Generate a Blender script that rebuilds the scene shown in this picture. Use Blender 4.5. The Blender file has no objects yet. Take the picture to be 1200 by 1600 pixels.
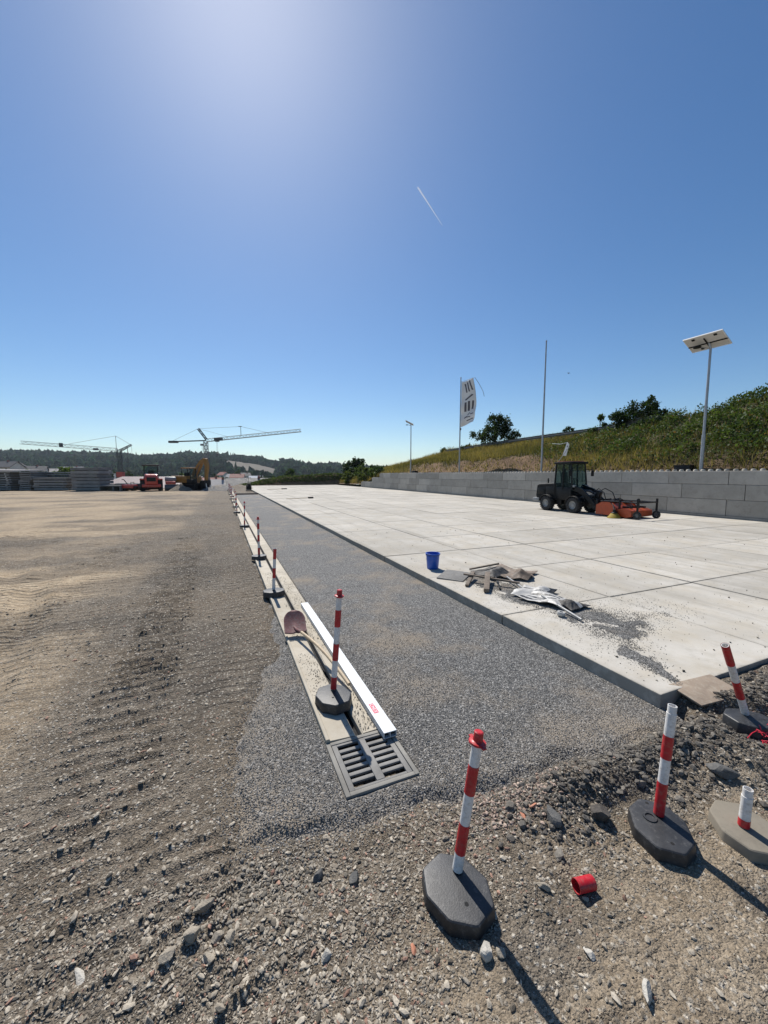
import bpy, bmesh, math, random
import numpy as np
from mathutils import Vector, Matrix, Euler

random.seed(7)
rng = np.random.default_rng(7)
SC = bpy.context.scene
COL = SC.collection

# ------------------------------------------------------------------ camera
# world frame: X across the site (to the right), Y along the drain channel, Z up; metres
YAW = math.radians(22.768)
PITCH = math.atan(58 / 600)
cam_d = bpy.data.cameras.new('camera')
cam = bpy.data.objects.new('camera', cam_d)
COL.objects.link(cam)
cam.location = (0, 0, 2.08)
cam.rotation_euler = (math.pi / 2 - PITCH, 0, -YAW)
cam_d.sensor_fit = 'HORIZONTAL'
cam_d.sensor_width = 36
cam_d.lens = 18.0
cam_d.clip_start = 0.05
cam_d.clip_end = 60000
SC.camera = cam

# ------------------------------------------------------------------ sky, sun, exposure
SUN_EL = math.radians(49.5)
SUN_AZ = math.radians(3.5)          # measured from +Y towards +X
w = bpy.data.worlds.new('World')
SC.world = w
w.use_nodes = True
nt = w.node_tree
for n in list(nt.nodes):
    nt.nodes.remove(n)
wo = nt.nodes.new('ShaderNodeOutputWorld')
bg = nt.nodes.new('ShaderNodeBackground')
sky = nt.nodes.new('ShaderNodeTexSky')
sky.sky_type = 'NISHITA'
sky.sun_disc = False
sky.sun_elevation = SUN_EL
sky.sun_rotation = SUN_AZ
sky.altitude = 500
sky.air_density = 1.0
sky.dust_density = 0.55
sky.ozone_density = 1.3
bg.inputs['Strength'].default_value = 0.086
hs = nt.nodes.new('ShaderNodeHueSaturation')      # camera white balance: a clearer, bluer sky
hs.inputs['Saturation'].default_value = 1.23
tint = nt.nodes.new('ShaderNodeMix')
tint.data_type = 'RGBA'
tint.blend_type = 'MULTIPLY'
tint.inputs[0].default_value = 1.0
tint.inputs[7].default_value = (.90, .99, 1.06, 1)
nt.links.new(sky.outputs[0], hs.inputs['Color'])
nt.links.new(hs.outputs[0], tint.inputs[6])
nt.links.new(tint.outputs[2], bg.inputs[0])
nt.links.new(bg.outputs[0], wo.inputs[0])

sun_d = bpy.data.lights.new('sun', 'SUN')
sun_d.energy = 5.0
sun_d.angle = math.radians(0.53)
sun_d.color = (1.0, 0.955, 0.89)
sun = bpy.data.objects.new('sun', sun_d)
COL.objects.link(sun)
SUNV = Vector((math.sin(SUN_AZ) * math.cos(SUN_EL), math.cos(SUN_AZ) * math.cos(SUN_EL), math.sin(SUN_EL)))
sun.rotation_euler = SUNV.to_track_quat('Z', 'Y').to_euler()

SC.render.engine = 'CYCLES'
SC.view_settings.view_transform = 'Standard'
SC.view_settings.look = 'None'
SC.view_settings.exposure = 0.2
SC.view_settings.gamma = 1.0
SC.view_settings.use_curve_mapping = False

# camera-aligned ground frame, used only to lay out the far landscape
FWD = np.array([math.sin(YAW), math.cos(YAW)])
RGT = np.array([math.cos(YAW), -math.sin(YAW)])


def far(u, d):
    """a point u metres to the side and d metres out, in world X, Y"""
    p = RGT * u + FWD * d
    return float(p[0]), float(p[1])


# ------------------------------------------------------------------ noise
def _h(ix, iy, seed):
    v = np.sin(ix * 127.1 + iy * 311.7 + seed * 74.7) * 43758.5453
    return v - np.floor(v)


def vnoise(x, y, seed=0):
    x = np.asarray(x, float)
    y = np.asarray(y, float)
    ix, iy = np.floor(x), np.floor(y)
    fx, fy = x - ix, y - iy
    fx = fx * fx * (3 - 2 * fx)
    fy = fy * fy * (3 - 2 * fy)
    a = _h(ix, iy, seed)
    b = _h(ix + 1, iy, seed)
    c = _h(ix, iy + 1, seed)
    d = _h(ix + 1, iy + 1, seed)
    return (a * (1 - fx) + b * fx) * (1 - fy) + (c * (1 - fx) + d * fx) * fy


def fbm(x, y, seed=0, oct=3):
    s, a, t = 0, 1, 0
    for k in range(oct):
        s = s + a * vnoise(x * 2 ** k, y * 2 ** k, seed + 13 * k)
        t += a
        a *= .5
    return s / t


def sstep(a, b, x):
    t = np.clip((x - a) / (b - a), 0, 1)
    return t * t * (3 - 2 * t)


# ------------------------------------------------------------------ materials
def new_mat(name):
    m = bpy.data.materials.new(name)
    m.use_nodes = True
    t = m.node_tree
    for n in list(t.nodes):
        t.nodes.remove(n)
    out = t.nodes.new('ShaderNodeOutputMaterial')
    b = t.nodes.new('ShaderNodeBsdfPrincipled')
    t.links.new(b.outputs[0], out.inputs[0])
    return m, t, b, out


class N:
    """tiny node builder"""
    def __init__(s, t):
        s.t = t

    def pos(s):
        return s.t.nodes.new('ShaderNodeNewGeometry').outputs['Position']

    def obj(s):
        return s.t.nodes.new('ShaderNodeTexCoord').outputs['Object']

    def noise(s, vec, scale, detail=4, rough=.55, out='Fac'):
        n = s.t.nodes.new('ShaderNodeTexNoise')
        n.inputs['Scale'].default_value = scale
        n.inputs['Detail'].default_value = detail
        n.inputs['Roughness'].default_value = rough
        s.t.links.new(vec, n.inputs['Vector'])
        return n.outputs[out]

    def voro(s, vec, scale, out='Distance', rnd=1.0, feat='F1'):
        n = s.t.nodes.new('ShaderNodeTexVoronoi')
        n.feature = feat
        n.inputs['Scale'].default_value = scale
        n.inputs['Randomness'].default_value = rnd
        s.t.links.new(vec, n.inputs['Vector'])
        return n.outputs[out]

    def ramp(s, fac, stops, interp='LINEAR'):
        n = s.t.nodes.new('ShaderNodeValToRGB')
        cr = n.color_ramp
        cr.interpolation = interp
        while len(cr.elements) > 1:
            cr.elements.remove(cr.elements[-1])
        for i, (p, c) in enumerate(stops):
            e = cr.elements[0] if i == 0 else cr.elements.new(p)
            e.position = p
            if not hasattr(c, '__len__'):
                c = (c, c, c)
            e.color = (*c, 1)
        s.t.links.new(fac, n.inputs[0])
        return n.outputs[0]

    def mix(s, fac, a, b, mode='MIX'):
        n = s.t.nodes.new('ShaderNodeMix')
        n.data_type = 'RGBA'
        n.blend_type = mode
        for k, v in ((0, fac), (6, a), (7, b)):
            sock = n.inputs[k]
            if isinstance(v, bpy.types.NodeSocket):
                s.t.links.new(v, sock)
            elif hasattr(v, '__len__'):
                sock.default_value = (*v, 1)
            else:
                sock.default_value = v if k == 0 else (v, v, v, 1)
        return n.outputs[2]

    def math(s, op, a, b=None):
        n = s.t.nodes.new('ShaderNodeMath')
        n.operation = op
        for i, v in enumerate((a, b)):
            if v is None:
                continue
            if isinstance(v, bpy.types.NodeSocket):
                s.t.links.new(v, n.inputs[i])
            else:
                n.inputs[i].default_value = v
        return n.outputs[0]

    def bump(s, height, strength, dist, normal=None):
        n = s.t.nodes.new('ShaderNodeBump')
        if isinstance(strength, bpy.types.NodeSocket):
            s.t.links.new(strength, n.inputs['Strength'])
        else:
            n.inputs['Strength'].default_value = strength
        n.inputs['Distance'].default_value = dist
        s.t.links.new(height, n.inputs['Height'])
        if normal is not None:
            s.t.links.new(normal, n.inputs['Normal'])
        return n.outputs[0]

    def attr(s, name, out='Color'):
        n = s.t.nodes.new('ShaderNodeAttribute')
        n.attribute_name = name
        return n.outputs[out]

    def rnd(s):
        return s.t.nodes.new('ShaderNodeObjectInfo').outputs['Random']


def simple(name, col, rough=.6, metal=0.0, var=.18, scale=6.0, dirt=None, dirt_amt=.35, bump=.15, bdist=.003, coat=0.0, spec=.5):
    """paint, metal, plastic, wood with blotches, dust and fine relief"""
    m, t, b, o = new_mat(name)
    n = N(t)
    P = n.obj()
    f = n.noise(P, scale, 6, .62)
    lo = tuple(max(0, c * (1 - var)) for c in col)
    hi = tuple(min(1, c * (1 + var)) for c in col)
    c = n.ramp(f, [(.3, lo), (.7, hi)])
    if dirt:
        g = n.ramp(n.noise(P, scale * 2.7, 8, .7), [(.48, 0), (.68, 1)])
        c = n.mix(n.math('MULTIPLY', g, dirt_amt), c, dirt)
    t.links.new(c, b.inputs['Base Color'])
    r = n.ramp(n.noise(P, scale * 3, 3), [(.3, max(.02, rough - .1)), (.7, min(1, rough + .12))])
    t.links.new(r, b.inputs['Roughness'])
    b.inputs['Metallic'].default_value = metal
    b.inputs['Specular IOR Level'].default_value = spec
    if coat:
        b.inputs['Coat Weight'].default_value = coat
        b.inputs['Coat Roughness'].default_value = .15
    if bump:
        t.links.new(n.bump(n.noise(P, scale * 9, 4), bump, bdist), b.inputs['Normal'])
    return m


M = {}
DUST = (.33, .28, .21)


def build_materials():
    # ---- bare earth
    m, t, b, o = new_mat('bare_earth')
    n = N(t)
    P = n.pos()
    dust = n.attr('dust', 'Fac')
    v1 = n.voro(P, 42, 'Color')
    v1d = n.voro(P, 42)
    v2 = n.voro(P, 105, 'Color')
    v2d = n.voro(P, 105)
    v3d = n.voro(P, 19)
    big = n.noise(P, .55, 5, .6)
    mid = n.noise(P, 4.5, 6, .65)
    soil = n.mix(n.ramp(mid, [(.35, 0), (.68, 1)]), (.125, .104, .080), (.235, .203, .162))
    soil = n.mix(n.ramp(big, [(.38, 0), (.62, .75)]), soil, (.19, .15, .105))
    dustc = n.mix(n.ramp(mid, [(.35, 0), (.68, 1)]), (.31, .237, .155), (.405, .325, .225))
    soil = n.mix(dust, soil, dustc)
    soil = n.mix(n.attr('dark', 'Fac'), soil, n.mix(mid, (.065, .055, .044), (.125, .107, .086)))
    sep = t.nodes.new('ShaderNodeSeparateColor')
    t.links.new(v1, sep.inputs[0])
    st = n.ramp(sep.outputs[0], [(0, (.13, .112, .09)), (.5, (.27, .24, .195)), (1, (.53, .485, .41))])
    smask = n.math('MULTIPLY', n.ramp(sep.outputs[1], [(.42, 0), (.5, 1)]), n.ramp(v1d, [(.32, 1), (.52, 0)]))
    smask = n.math('MULTIPLY', smask, n.math('SUBTRACT', 1.0, n.math('MULTIPLY', dust, .75)))
    c = n.mix(smask, soil, st)
    sep2 = t.nodes.new('ShaderNodeSeparateColor')
    t.links.new(v2, sep2.inputs[0])
    c = n.mix(.55, c, n.mix(1.0, c, n.ramp(sep2.outputs[0], [(0, .38), (1, 1.75)]), 'MULTIPLY'))
    t.links.new(c, b.inputs['Base Color'])
    b.inputs['Roughness'].default_value = .95
    b.inputs['Specular IOR Level'].default_value = .2
    h = n.math('ADD', n.math('MULTIPLY', n.math('SUBTRACT', .5, v1d), smask), n.math('MULTIPLY', n.math('SUBTRACT', .5, v2d), .45))
    h = n.math('ADD', h, n.math('MULTIPLY', n.noise(P, 30, 6, .7), .9))
    h = n.math('ADD', h, n.math('MULTIPLY', n.math('SUBTRACT', .5, v3d), .5))
    mp = t.nodes.new('ShaderNodeMapping')
    mp.inputs['Scale'].default_value = (.55, 2.0, 1)
    mp.inputs['Rotation'].default_value = (0, 0, .12)
    t.links.new(P, mp.inputs[0])
    streak = n.noise(mp.outputs[0], 1.5, 7, .66)
    wv = t.nodes.new('ShaderNodeTexWave')
    wv.wave_type = 'BANDS'
    wv.bands_direction = 'Y'
    wv.inputs['Scale'].default_value = 1.95
    wv.inputs['Distortion'].default_value = 3.2
    wv.inputs['Detail'].default_value = 3
    wv.inputs['Detail Scale'].default_value = 1.2
    t.links.new(P, wv.inputs['Vector'])
    tread = n.math('MULTIPLY', n.ramp(wv.outputs['Fac'], [(.35, 0), (.8, 1)]), n.ramp(n.noise(P, .42, 3, .5), [(.44, 0), (.56, 1)]))
    nb_ = n.bump(streak, .6, .12)
    nb_ = n.bump(tread, .8, .030, nb_)
    nb_ = n.bump(n.noise(P, 6.5, 6, .7), .6, .08, nb_)
    t.links.new(n.bump(h, n.math('SUBTRACT', .92, n.math('MULTIPLY', dust, .62)), .022, nb_), b.inputs['Normal'])
    M['earth'] = m

    # ---- grey chippings
    m, t, b, o = new_mat('grey_chippings')
    n = N(t)
    P = n.pos()
    v1 = n.voro(P, 86, 'Color')
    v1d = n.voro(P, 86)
    sep = t.nodes.new('ShaderNodeSeparateColor')
    t.links.new(v1, sep.inputs[0])
    c = n.ramp(sep.outputs[0], [(0, (.07, .068, .064)), (.5, (.172, .166, .155)), (.82, (.285, .276, .258)), (1, (.50, .487, .457))])
    c = n.mix(1.0, c, n.ramp(v1d, [(.2, 1.05), (.72, .55)]), 'MULTIPLY')  # shade in the gaps between chippings put into the colour
    sand = n.ramp(n.noise(P, .75, 5, .6), [(.50, 0), (.66, .75)])
    sand = n.math('MAXIMUM', sand, n.math('MULTIPLY', n.attr('soil', 'Fac'), n.ramp(n.noise(P, 9, 5, .7), [(.35, .2), (.6, 1)])))
    c = n.mix(sand, c, n.mix(sep.outputs[1], (.22, .18, .13), (.33, .27, .2)))
    t.links.new(c, b.inputs['Base Color'])
    b.inputs['Roughness'].default_value = .9
    h = n.math('ADD', n.math('SUBTRACT', .6, v1d), n.math('MULTIPLY', n.noise(P, 60, 4), .5))
    t.links.new(n.bump(h, .9, .012, n.bump(n.noise(P, 3.0, 5, .6), .3, .06)), b.inputs['Normal'])
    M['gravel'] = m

    # ---- stones with their own colour
    m, t, b, o = new_mat('loose_stone')
    n = N(t)
    P = n.pos()
    c = n.mix(1.0, n.attr('col'), n.ramp(n.noise(P, 90, 5, .7), [(.3, .72), (.7, 1.25)]), 'MULTIPLY')
    t.links.new(c, b.inputs['Base Color'])
    b.inputs['Roughness'].default_value = .88
    b.inputs['Specular IOR Level'].default_value = .3
    t.links.new(n.bump(n.noise(P, 160, 4, .7), .5, .004), b.inputs['Normal'])
    M['stone'] = m

    # ---- concrete
    def concrete(name, lo, hi, stain, rough=.88, rnd=.12, spots=True, sand=0.0, bd=.003, panel=None):
        m, t, b, o = new_mat(name)
        n = N(t)
        P = n.pos()
        c = n.mix(n.ramp(n.noise(P, 1.3, 7, .65), [(.3, 0), (.7, 1)]), lo, hi)
        c = n.mix(n.math('MULTIPLY', n.ramp(n.noise(P, 5.5, 7, .7), [(.5, 0), (.72, 1)]), .5), c, stain)
        if spots:
            sp = n.ramp(n.noise(P, 70, 2, .5), [(.68, 0), (.73, 1)])
            sp = n.math('MULTIPLY', sp, n.ramp(n.noise(P, .9, 3), [(.42, 0), (.62, .8)]))
            c = n.mix(sp, c, tuple(.45 * q for q in stain))
        if sand:
            sn = n.ramp(n.noise(P, 1.9, 6, .7), [(.45, 0), (.62, sand)])
            c = n.mix(sn, c, (.43, .37, .275))
        if panel:
            # dirt swept into the joints, rubber streaks and pour marks
            so = t.nodes.new('ShaderNodeSeparateXYZ')
            t.links.new(n.obj(), so.inputs[0])
            ex = n.math('SUBTRACT', panel[0] / 2, n.math('ABSOLUTE', so.outputs[0]))
            ey = n.math('SUBTRACT', panel[1] / 2, n.math('ABSOLUTE', so.outputs[1]))
            ed = n.math('ADD', n.math('MINIMUM', ex, ey), n.math('MULTIPLY', n.math('SUBTRACT', n.noise(P, 7, 6, .7), .5), .11))
            c = n.mix(n.ramp(ed, [(.0, .5), (.018, .14), (.06, 0)]), c, tuple(.5 * q for q in stain))
            mp = t.nodes.new('ShaderNodeMapping')
            mp.inputs['Scale'].default_value = (2.6, .12, 1)
            mp.inputs['Rotation'].default_value = (0, 0, .22)
            t.links.new(P, mp.inputs[0])
            c = n.mix(n.ramp(n.noise(mp.outputs[0], 1.0, 5, .6), [(.54, 0), (.70, .45)]), c, tuple(.72 * q for q in stain))
            c = n.mix(n.ramp(n.noise(P, .35, 4, .6), [(.42, 0), (.65, .4)]), c, stain)
        k = n.rnd()
        c = n.mix(1.0, c, n.ramp(k, [(0, 1 - rnd), (1, 1 + rnd)]), 'MULTIPLY')
        t.links.new(c, b.inputs['Base Color'])
        b.inputs['Roughness'].default_value = rough
        b.inputs['Specular IOR Level'].default_value = .3
        h = n.math('ADD', n.noise(P, 35, 8, .7), n.math('MULTIPLY', n.noise(P, 3, 3), .7))
        t.links.new(n.bump(h, .35, bd), b.inputs['Normal'])
        return m
    M['slab'] = concrete('pale_slab_concrete', (.405, .378, .325), (.52, .49, .435), (.30, .275, .23), sand=.4, rnd=.09, panel=(2.124, 2.084))
    M['channel'] = concrete('channel_concrete', (.42, .375, .295), (.55, .50, .41), (.3, .25, .18), sand=.5, rnd=.08)
    M['block'] = concrete('wall_block_concrete', (.36, .335, .29), (.46, .43, .378), (.25, .232, .2), rnd=.18, spots=False)
    M['stack'] = concrete('stacked_slab_concrete', (.20, .195, .185), (.29, .28, .265), (.14, .13, .12), rnd=.2)
    M['base_con'] = concrete('dusty_base', (.17, .15, .115), (.29, .255, .2), (.10, .088, .07), rnd=.1)
    M['iron'] = concrete('dusty_cast_iron', (.13, .125, .115), (.27, .26, .24), (.09, .085, .078), rough=.7, rnd=.05)
    M['frame'] = concrete('grate_frame_concrete', (.17, .16, .14), (.32, .305, .27), (.12, .112, .1), rnd=.05)

    # ---- rubber bases
    m, t, b, o = new_mat('black_recycled_rubber')
    n = N(t)
    P = n.obj()
    c = n.mix(n.ramp(n.noise(P, 9, 7, .7), [(.35, 0), (.7, 1)]), (.017, .0175, .019), (.045, .046, .049))
    g = n.ramp(n.noise(P, 28, 6, .75), [(.55, 0), (.72, .55)])
    c = n.mix(g, c, (.19, .18, .165))
    t.links.new(c, b.inputs['Base Color'])
    b.inputs['Roughness'].default_value = .5
    t.links.new(n.bump(n.noise(P, 110, 4, .7), .35, .003), b.inputs['Normal'])
    M['rubber'] = m

    M['white_plastic'] = simple('white_plastic', (.74, .72, .69), .45, var=.1, scale=18, dirt=(.36, .31, .25), dirt_amt=.6, bump=.1)
    M['red_plastic'] = simple('red_plastic', (.47, .014, .022), .42, var=.2, scale=16, dirt=(.30, .14, .11), dirt_amt=.5, bump=.1)
    M['hole'] = simple('hole_shade', (.012, .012, .012), .9, bump=0)  # near-black colour stands in for the shade inside holes and slots
    M['alu'] = simple('scuffed_aluminium', (.53, .56, .58), .5, metal=.1, var=.08, scale=9, dirt=(.45, .46, .46), dirt_amt=.5, bump=.1)
    M['shovel'] = simple('worn_pink_red_steel', (.17, .075, .075), .65, var=.25, scale=11, dirt=(.2, .165, .155), dirt_amt=.85, metal=.0, spec=.25)
    M['ash'] = simple('ash_wood', (.50, .39, .25), .6, var=.15, scale=18, dirt=(.3, .22, .14), dirt_amt=.5, bump=.2)
    M['brown_wood'] = simple('weathered_wood', (.15, .115, .085), .8, var=.3, scale=14, dirt=(.28, .24, .19), dirt_amt=.5, bump=.3)
    M['plywood'] = simple('dusty_plywood', (.27, .21, .155), .85, var=.2, scale=7, dirt=(.38, .33, .26), dirt_amt=.7, bump=.25)
    M['grey_board'] = simple('grey_board', (.15, .145, .135), .8, var=.2, scale=7, dirt=(.3, .28, .25), dirt_amt=.5)
    M['blue'] = simple('blue_plastic', (.018, .10, .48), .38, var=.1, scale=8, dirt=(.2, .25, .38), dirt_amt=.25, bump=.05)
    M['rail'] = simple('dull_guard_rail', (.11, .12, .115), .6, metal=.3, var=.2, scale=2, bump=0)
    M['galv'] = simple('galvanised_steel', (.37, .385, .40), .5, metal=.75, var=.15, scale=3, bump=.05)
    M['white_frame'] = simple('white_panel_frame', (.78, .78, .77), .4, var=.04, bump=0)
    M['panel_back'] = simple('panel_backsheet', (.56, .55, .53), .6, var=.05, bump=0)
    M['panel_face'] = simple('dark_cells', (.012, .016, .04), .15, var=.1, bump=0)
    M['black_metal'] = simple('black_steel', (.010, .010, .0105), .42, var=.25, scale=5, dirt=(.05, .046, .04), dirt_amt=.3, bump=.08, spec=.25)
    M['dark_grey'] = simple('anthracite_paint', (.011, .0112, .0115), .6, var=.15, scale=4, dirt=(.04, .037, .032), dirt_amt=.3, bump=.05, spec=.22)
    M['grey_metal'] = simple('grey_steel', (.13, .13, .13), .5, metal=.4, var=.2, bump=.05)
    M['light_grey'] = simple('light_grey_paint', (.30, .30, .29), .45, var=.12, scale=5, dirt=(.3, .28, .24), dirt_amt=.4, bump=.05)
    M['tyre'] = simple('tyre_rubber', (.022, .022, .022), .85, var=.25, scale=6, dirt=(.16, .14, .115), dirt_amt=.45, bump=.2)
    M['orange'] = simple('orange_paint', (.42, .062, .013), .42, var=.12, scale=5, dirt=(.34, .17, .1), dirt_amt=.35, bump=.05)
    M['yellow_bristle'] = simple('yellow_bristles', (.30, .21, .02), .8, var=.25, scale=30, bump=.3)
    M['excavator_yellow'] = simple('yellow_paint', (.30, .14, .018), .45, var=.15, scale=2, dirt=(.25, .18, .1), dirt_amt=.45, bump=.05)
    M['roller_red'] = simple('red_machine_paint', (.52, .045, .03), .33, var=.12, scale=2, dirt=(.3, .14, .1), dirt_amt=.35, bump=.05, coat=.3)
    M['crane_grey'] = simple('crane_grey', (.20, .205, .21), .5, var=.1, bump=0)
    M['crane_dark'] = simple('crane_dark', (.06, .066, .07), .5, var=.1, bump=0)
    M['crane_red'] = simple('crane_red', (.35, .05, .04), .5, var=.1, bump=0)
    M['wire'] = simple('steel_rope', (.12, .12, .12), .6, var=.1, bump=0)
    M['roof_red'] = simple('red_roof_sheet', (.13, .055, .05), .7, var=.15, scale=1.2, bump=0)
    M['roof_pale'] = simple('pale_roof_rib', (.33, .30, .285), .6, var=.12, scale=1.5, bump=0)
    M['roof_tile'] = simple('terracotta_tiles', (.25, .085, .06), .75, var=.2, scale=.6, bump=0)
    M['roof_dark'] = simple('slate_roof', (.05, .052, .058), .7, var=.2, scale=.6, bump=0)
    M['roof_grey'] = simple('grey_roof', (.22, .22, .22), .7, var=.15, scale=.6, bump=0)
    M['render'] = simple('house_render', (.56, .53, .48), .85, var=.1, scale=.5, bump=0)
    M['render_white'] = simple('white_render', (.75, .74, .72), .85, var=.06, scale=.5, bump=0)
    M['window'] = simple('window_glass_far', (.03, .04, .05), .12, var=.1, bump=0)
    M['bark'] = simple('bark', (.07, .055, .04), .9, var=.3, scale=8, bump=.4, bdist=.02)
    M['flag'] = simple('white_flag_cloth', (.72, .71, .69), .85, var=.05, scale=2, bump=0)
    M['flag_print'] = simple('dark_flag_print', (.10, .095, .11), .85, var=.2, scale=3, bump=0)
    M['tarp'] = simple('brown_tarpaulin', (.13, .095, .068), .7, var=.3, scale=5, dirt=(.36, .27, .2), dirt_amt=.6, bump=.3)
    M['dark_cloth'] = simple('dark_sacking', (.07, .065, .058), .75, var=.3, scale=6, dirt=(.25, .22, .19), dirt_amt=.5, bump=.3)
    M['sack_white'] = simple('white_sack_film', (.47, .455, .42), .5, var=.12, scale=7, dirt=(.45, .41, .36), dirt_amt=.35)
    M['sack_black'] = simple('black_sack_print', (.03, .03, .03), .5, var=.2, scale=7, dirt=(.2, .19, .17), dirt_amt=.3)
    M['print_red'] = simple('red_print', (.60, .03, .08), .5, var=.05, bump=0)
    M['print_white'] = simple('white_print', (.8, .8, .8), .5, var=.03, bump=0)
    M['tape_red'] = simple('red_netting', (.66, .025, .05), .5, var=.2, scale=20, bump=0)
    M['clod'] = simple('dark_clay', (.075, .066, .058), .95, var=.35, scale=18, dirt=(.2, .17, .13), dirt_amt=.4, bump=.8, bdist=.012)
    M['rock'] = simple('grey_rock', (.33, .285, .22), .9, var=.3, scale=14, dirt=(.36, .32, .26), dirt_amt=.6, bump=.6, bdist=.008)
    M['rock_pale'] = simple('pale_rock', (.50, .47, .41), .9, var=.2, scale=14, dirt=(.27, .23, .18), dirt_amt=.6, bump=.6, bdist=.008)
    M['rock_dark'] = simple('dark_rock', (.10, .098, .092), .85, var=.3, scale=14, dirt=(.24, .22, .19), dirt_amt=.5, bump=.6, bdist=.008)
    M['terracotta'] = simple('terracotta', (.46, .19, .11), .85, var=.2, scale=20, dirt=(.4, .32, .25), dirt_amt=.5)
    M['field'] = simple('stubble_field', (.07, .056, .034), .95, var=.15, scale=.02, bump=0)
    M['hill'] = simple('hill_ground', (.05, .065, .035), .95, var=.3, scale=.01, bump=0)

    # glass
    m, t, b, o = new_mat('tinted_cab_glass')
    b.inputs['Base Color'].default_value = (.22, .33, .31, 1)
    b.inputs['Roughness'].default_value = .04
    b.inputs['Transmission Weight'].default_value = .92
    b.inputs['IOR'].default_value = 1.02
    M['glass'] = m

    # bank soil
    m, t, b, o = new_mat('bank_soil')
    n = N(t)
    P = n.pos()
    c = n.mix(n.ramp(n.noise(P, 1.6, 7, .65), [(.35, 0), (.66, 1)]), (.13, .07, .035), (.27, .165, .085))
    g = n.attr('green', 'Fac')
    gc = n.mix(n.ramp(n.noise(P, 2.5, 6, .6), [(.35, 0), (.66, 1)]), (.045, .042, .018), (.12, .095, .04))
    c = n.mix(g, c, gc)
    t.links.new(c, b.inputs['Base Color'])
    b.inputs['Roughness'].default_value = .95
    t.links.new(n.bump(n.noise(P, 6, 8, .75), 1.0, .15), b.inputs['Normal'])
    M['bank'] = m

    # foliage with its own colour, some light passing through
    m, t, b, o = new_mat('leaves')
    n = N(t)
    c = n.attr('col')
    t.links.new(c, b.inputs['Base Color'])
    b.inputs['Roughness'].default_value = .6
    b.inputs['Specular IOR Level'].default_value = .12
    tr = t.nodes.new('ShaderNodeBsdfTranslucent')
    t.links.new(n.mix(1.0, c, (1.5, 1.6, .7), 'MULTIPLY'), tr.inputs[0])
    mx = t.nodes.new('ShaderNodeMixShader')
    mx.inputs[0].default_value = .3
    t.links.new(b.outputs[0], mx.inputs[1])
    t.links.new(tr.outputs[0], mx.inputs[2])
    t.links.new(mx.outputs[0], o.inputs[0])
    M['leaf'] = m

    # far woods: dull leaves
    m, t, b, o = new_mat('far_woods')
    n = N(t)
    t.links.new(n.mix(1.0, n.attr('col'), n.ramp(n.noise(n.pos(), .35, 4, .7), [(.3, .45), (.7, 1.5)]), 'MULTIPLY'), b.inputs['Base Color'])
    b.inputs['Roughness'].default_value = 1
    b.inputs['Specular IOR Level'].default_value = 0
    M['woods'] = m

    # contrail
    m, t, b, o = new_mat('ice_trail')
    b.inputs['Base Color'].default_value = (.85, .85, .85, 1)
    b.inputs['Roughness'].default_value = 1
    tr = t.nodes.new('ShaderNodeBsdfTranslucent')
    tr.inputs[0].default_value = (.9, .9, .9, 1)
    tp = t.nodes.new('ShaderNodeBsdfTransparent')
    mx = t.nodes.new('ShaderNodeMixShader')
    mx.inputs[0].default_value = .5
    t.links.new(b.outputs[0], mx.inputs[1])
    t.links.new(tr.outputs[0], mx.inputs[2])
    m2 = t.nodes.new('ShaderNodeMixShader')
    m2.inputs[0].default_value = .72
    t.links.new(mx.outputs[0], m2.inputs[1])
    t.links.new(tp.outputs[0], m2.inputs[2])
    t.links.new(m2.outputs[0], o.inputs[0])
    M['trail'] = m


build_materials()


# ------------------------------------------------------------------ mesh helpers
def tag(o, label=None, cat=None, group=None, kind=None):
    for k, v in (('label', label), ('category', cat), ('group', group), ('kind', kind)):
        if v:
            o[k] = v
    return o


def link(name, me, mat, parent=None):
    o = bpy.data.objects.new(name, me)
    COL.objects.link(o)
    if mat is not None and len(me.materials) == 0:
        me.materials.append(M[mat] if isinstance(mat, str) else mat)
    if parent is not None:
        o.parent = parent
    return o


def empty(name, loc, rz=0.0, rot=None):
    o = bpy.data.objects.new(name, None)
    COL.objects.link(o)
    o.location = loc
    o.rotation_euler = rot if rot else (0, 0, rz)
    o.empty_display_size = .1
    return o


def np_mesh(name, V, F, col=None, smooth=False, attrs=None):
    """V (n,3), F (m,k) arrays with one face size"""
    V = np.ascontiguousarray(V, np.float32)
    F = np.ascontiguousarray(F, np.int32)
    me = bpy.data.meshes.new(name)
    m, k = F.shape
    me.vertices.add(len(V))
    me.vertices.foreach_set('co', V.ravel())
    me.loops.add(m * k)
    me.loops.foreach_set('vertex_index', F.ravel())
    me.polygons.add(m)
    me.polygons.foreach_set('loop_start', np.arange(0, m * k, k, dtype=np.int32))
    me.polygons.foreach_set('loop_total', np.full(m, k, np.int32))
    me.update(calc_edges=True)
    me.polygons.foreach_set('use_smooth', np.full(m, smooth, bool))
    if col is not None:
        a = me.attributes.new('col', 'FLOAT_COLOR', 'POINT')
        c = np.ones((len(V), 4), np.float32)
        c[:, :3] = col
        a.data.foreach_set('color', c.ravel())
    for nm, val in (attrs or {}).items():
        a = me.attributes.new(nm, 'FLOAT', 'POINT')
        a.data.foreach_set('value', np.ascontiguousarray(val, np.float32).ravel())
    return me


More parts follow.
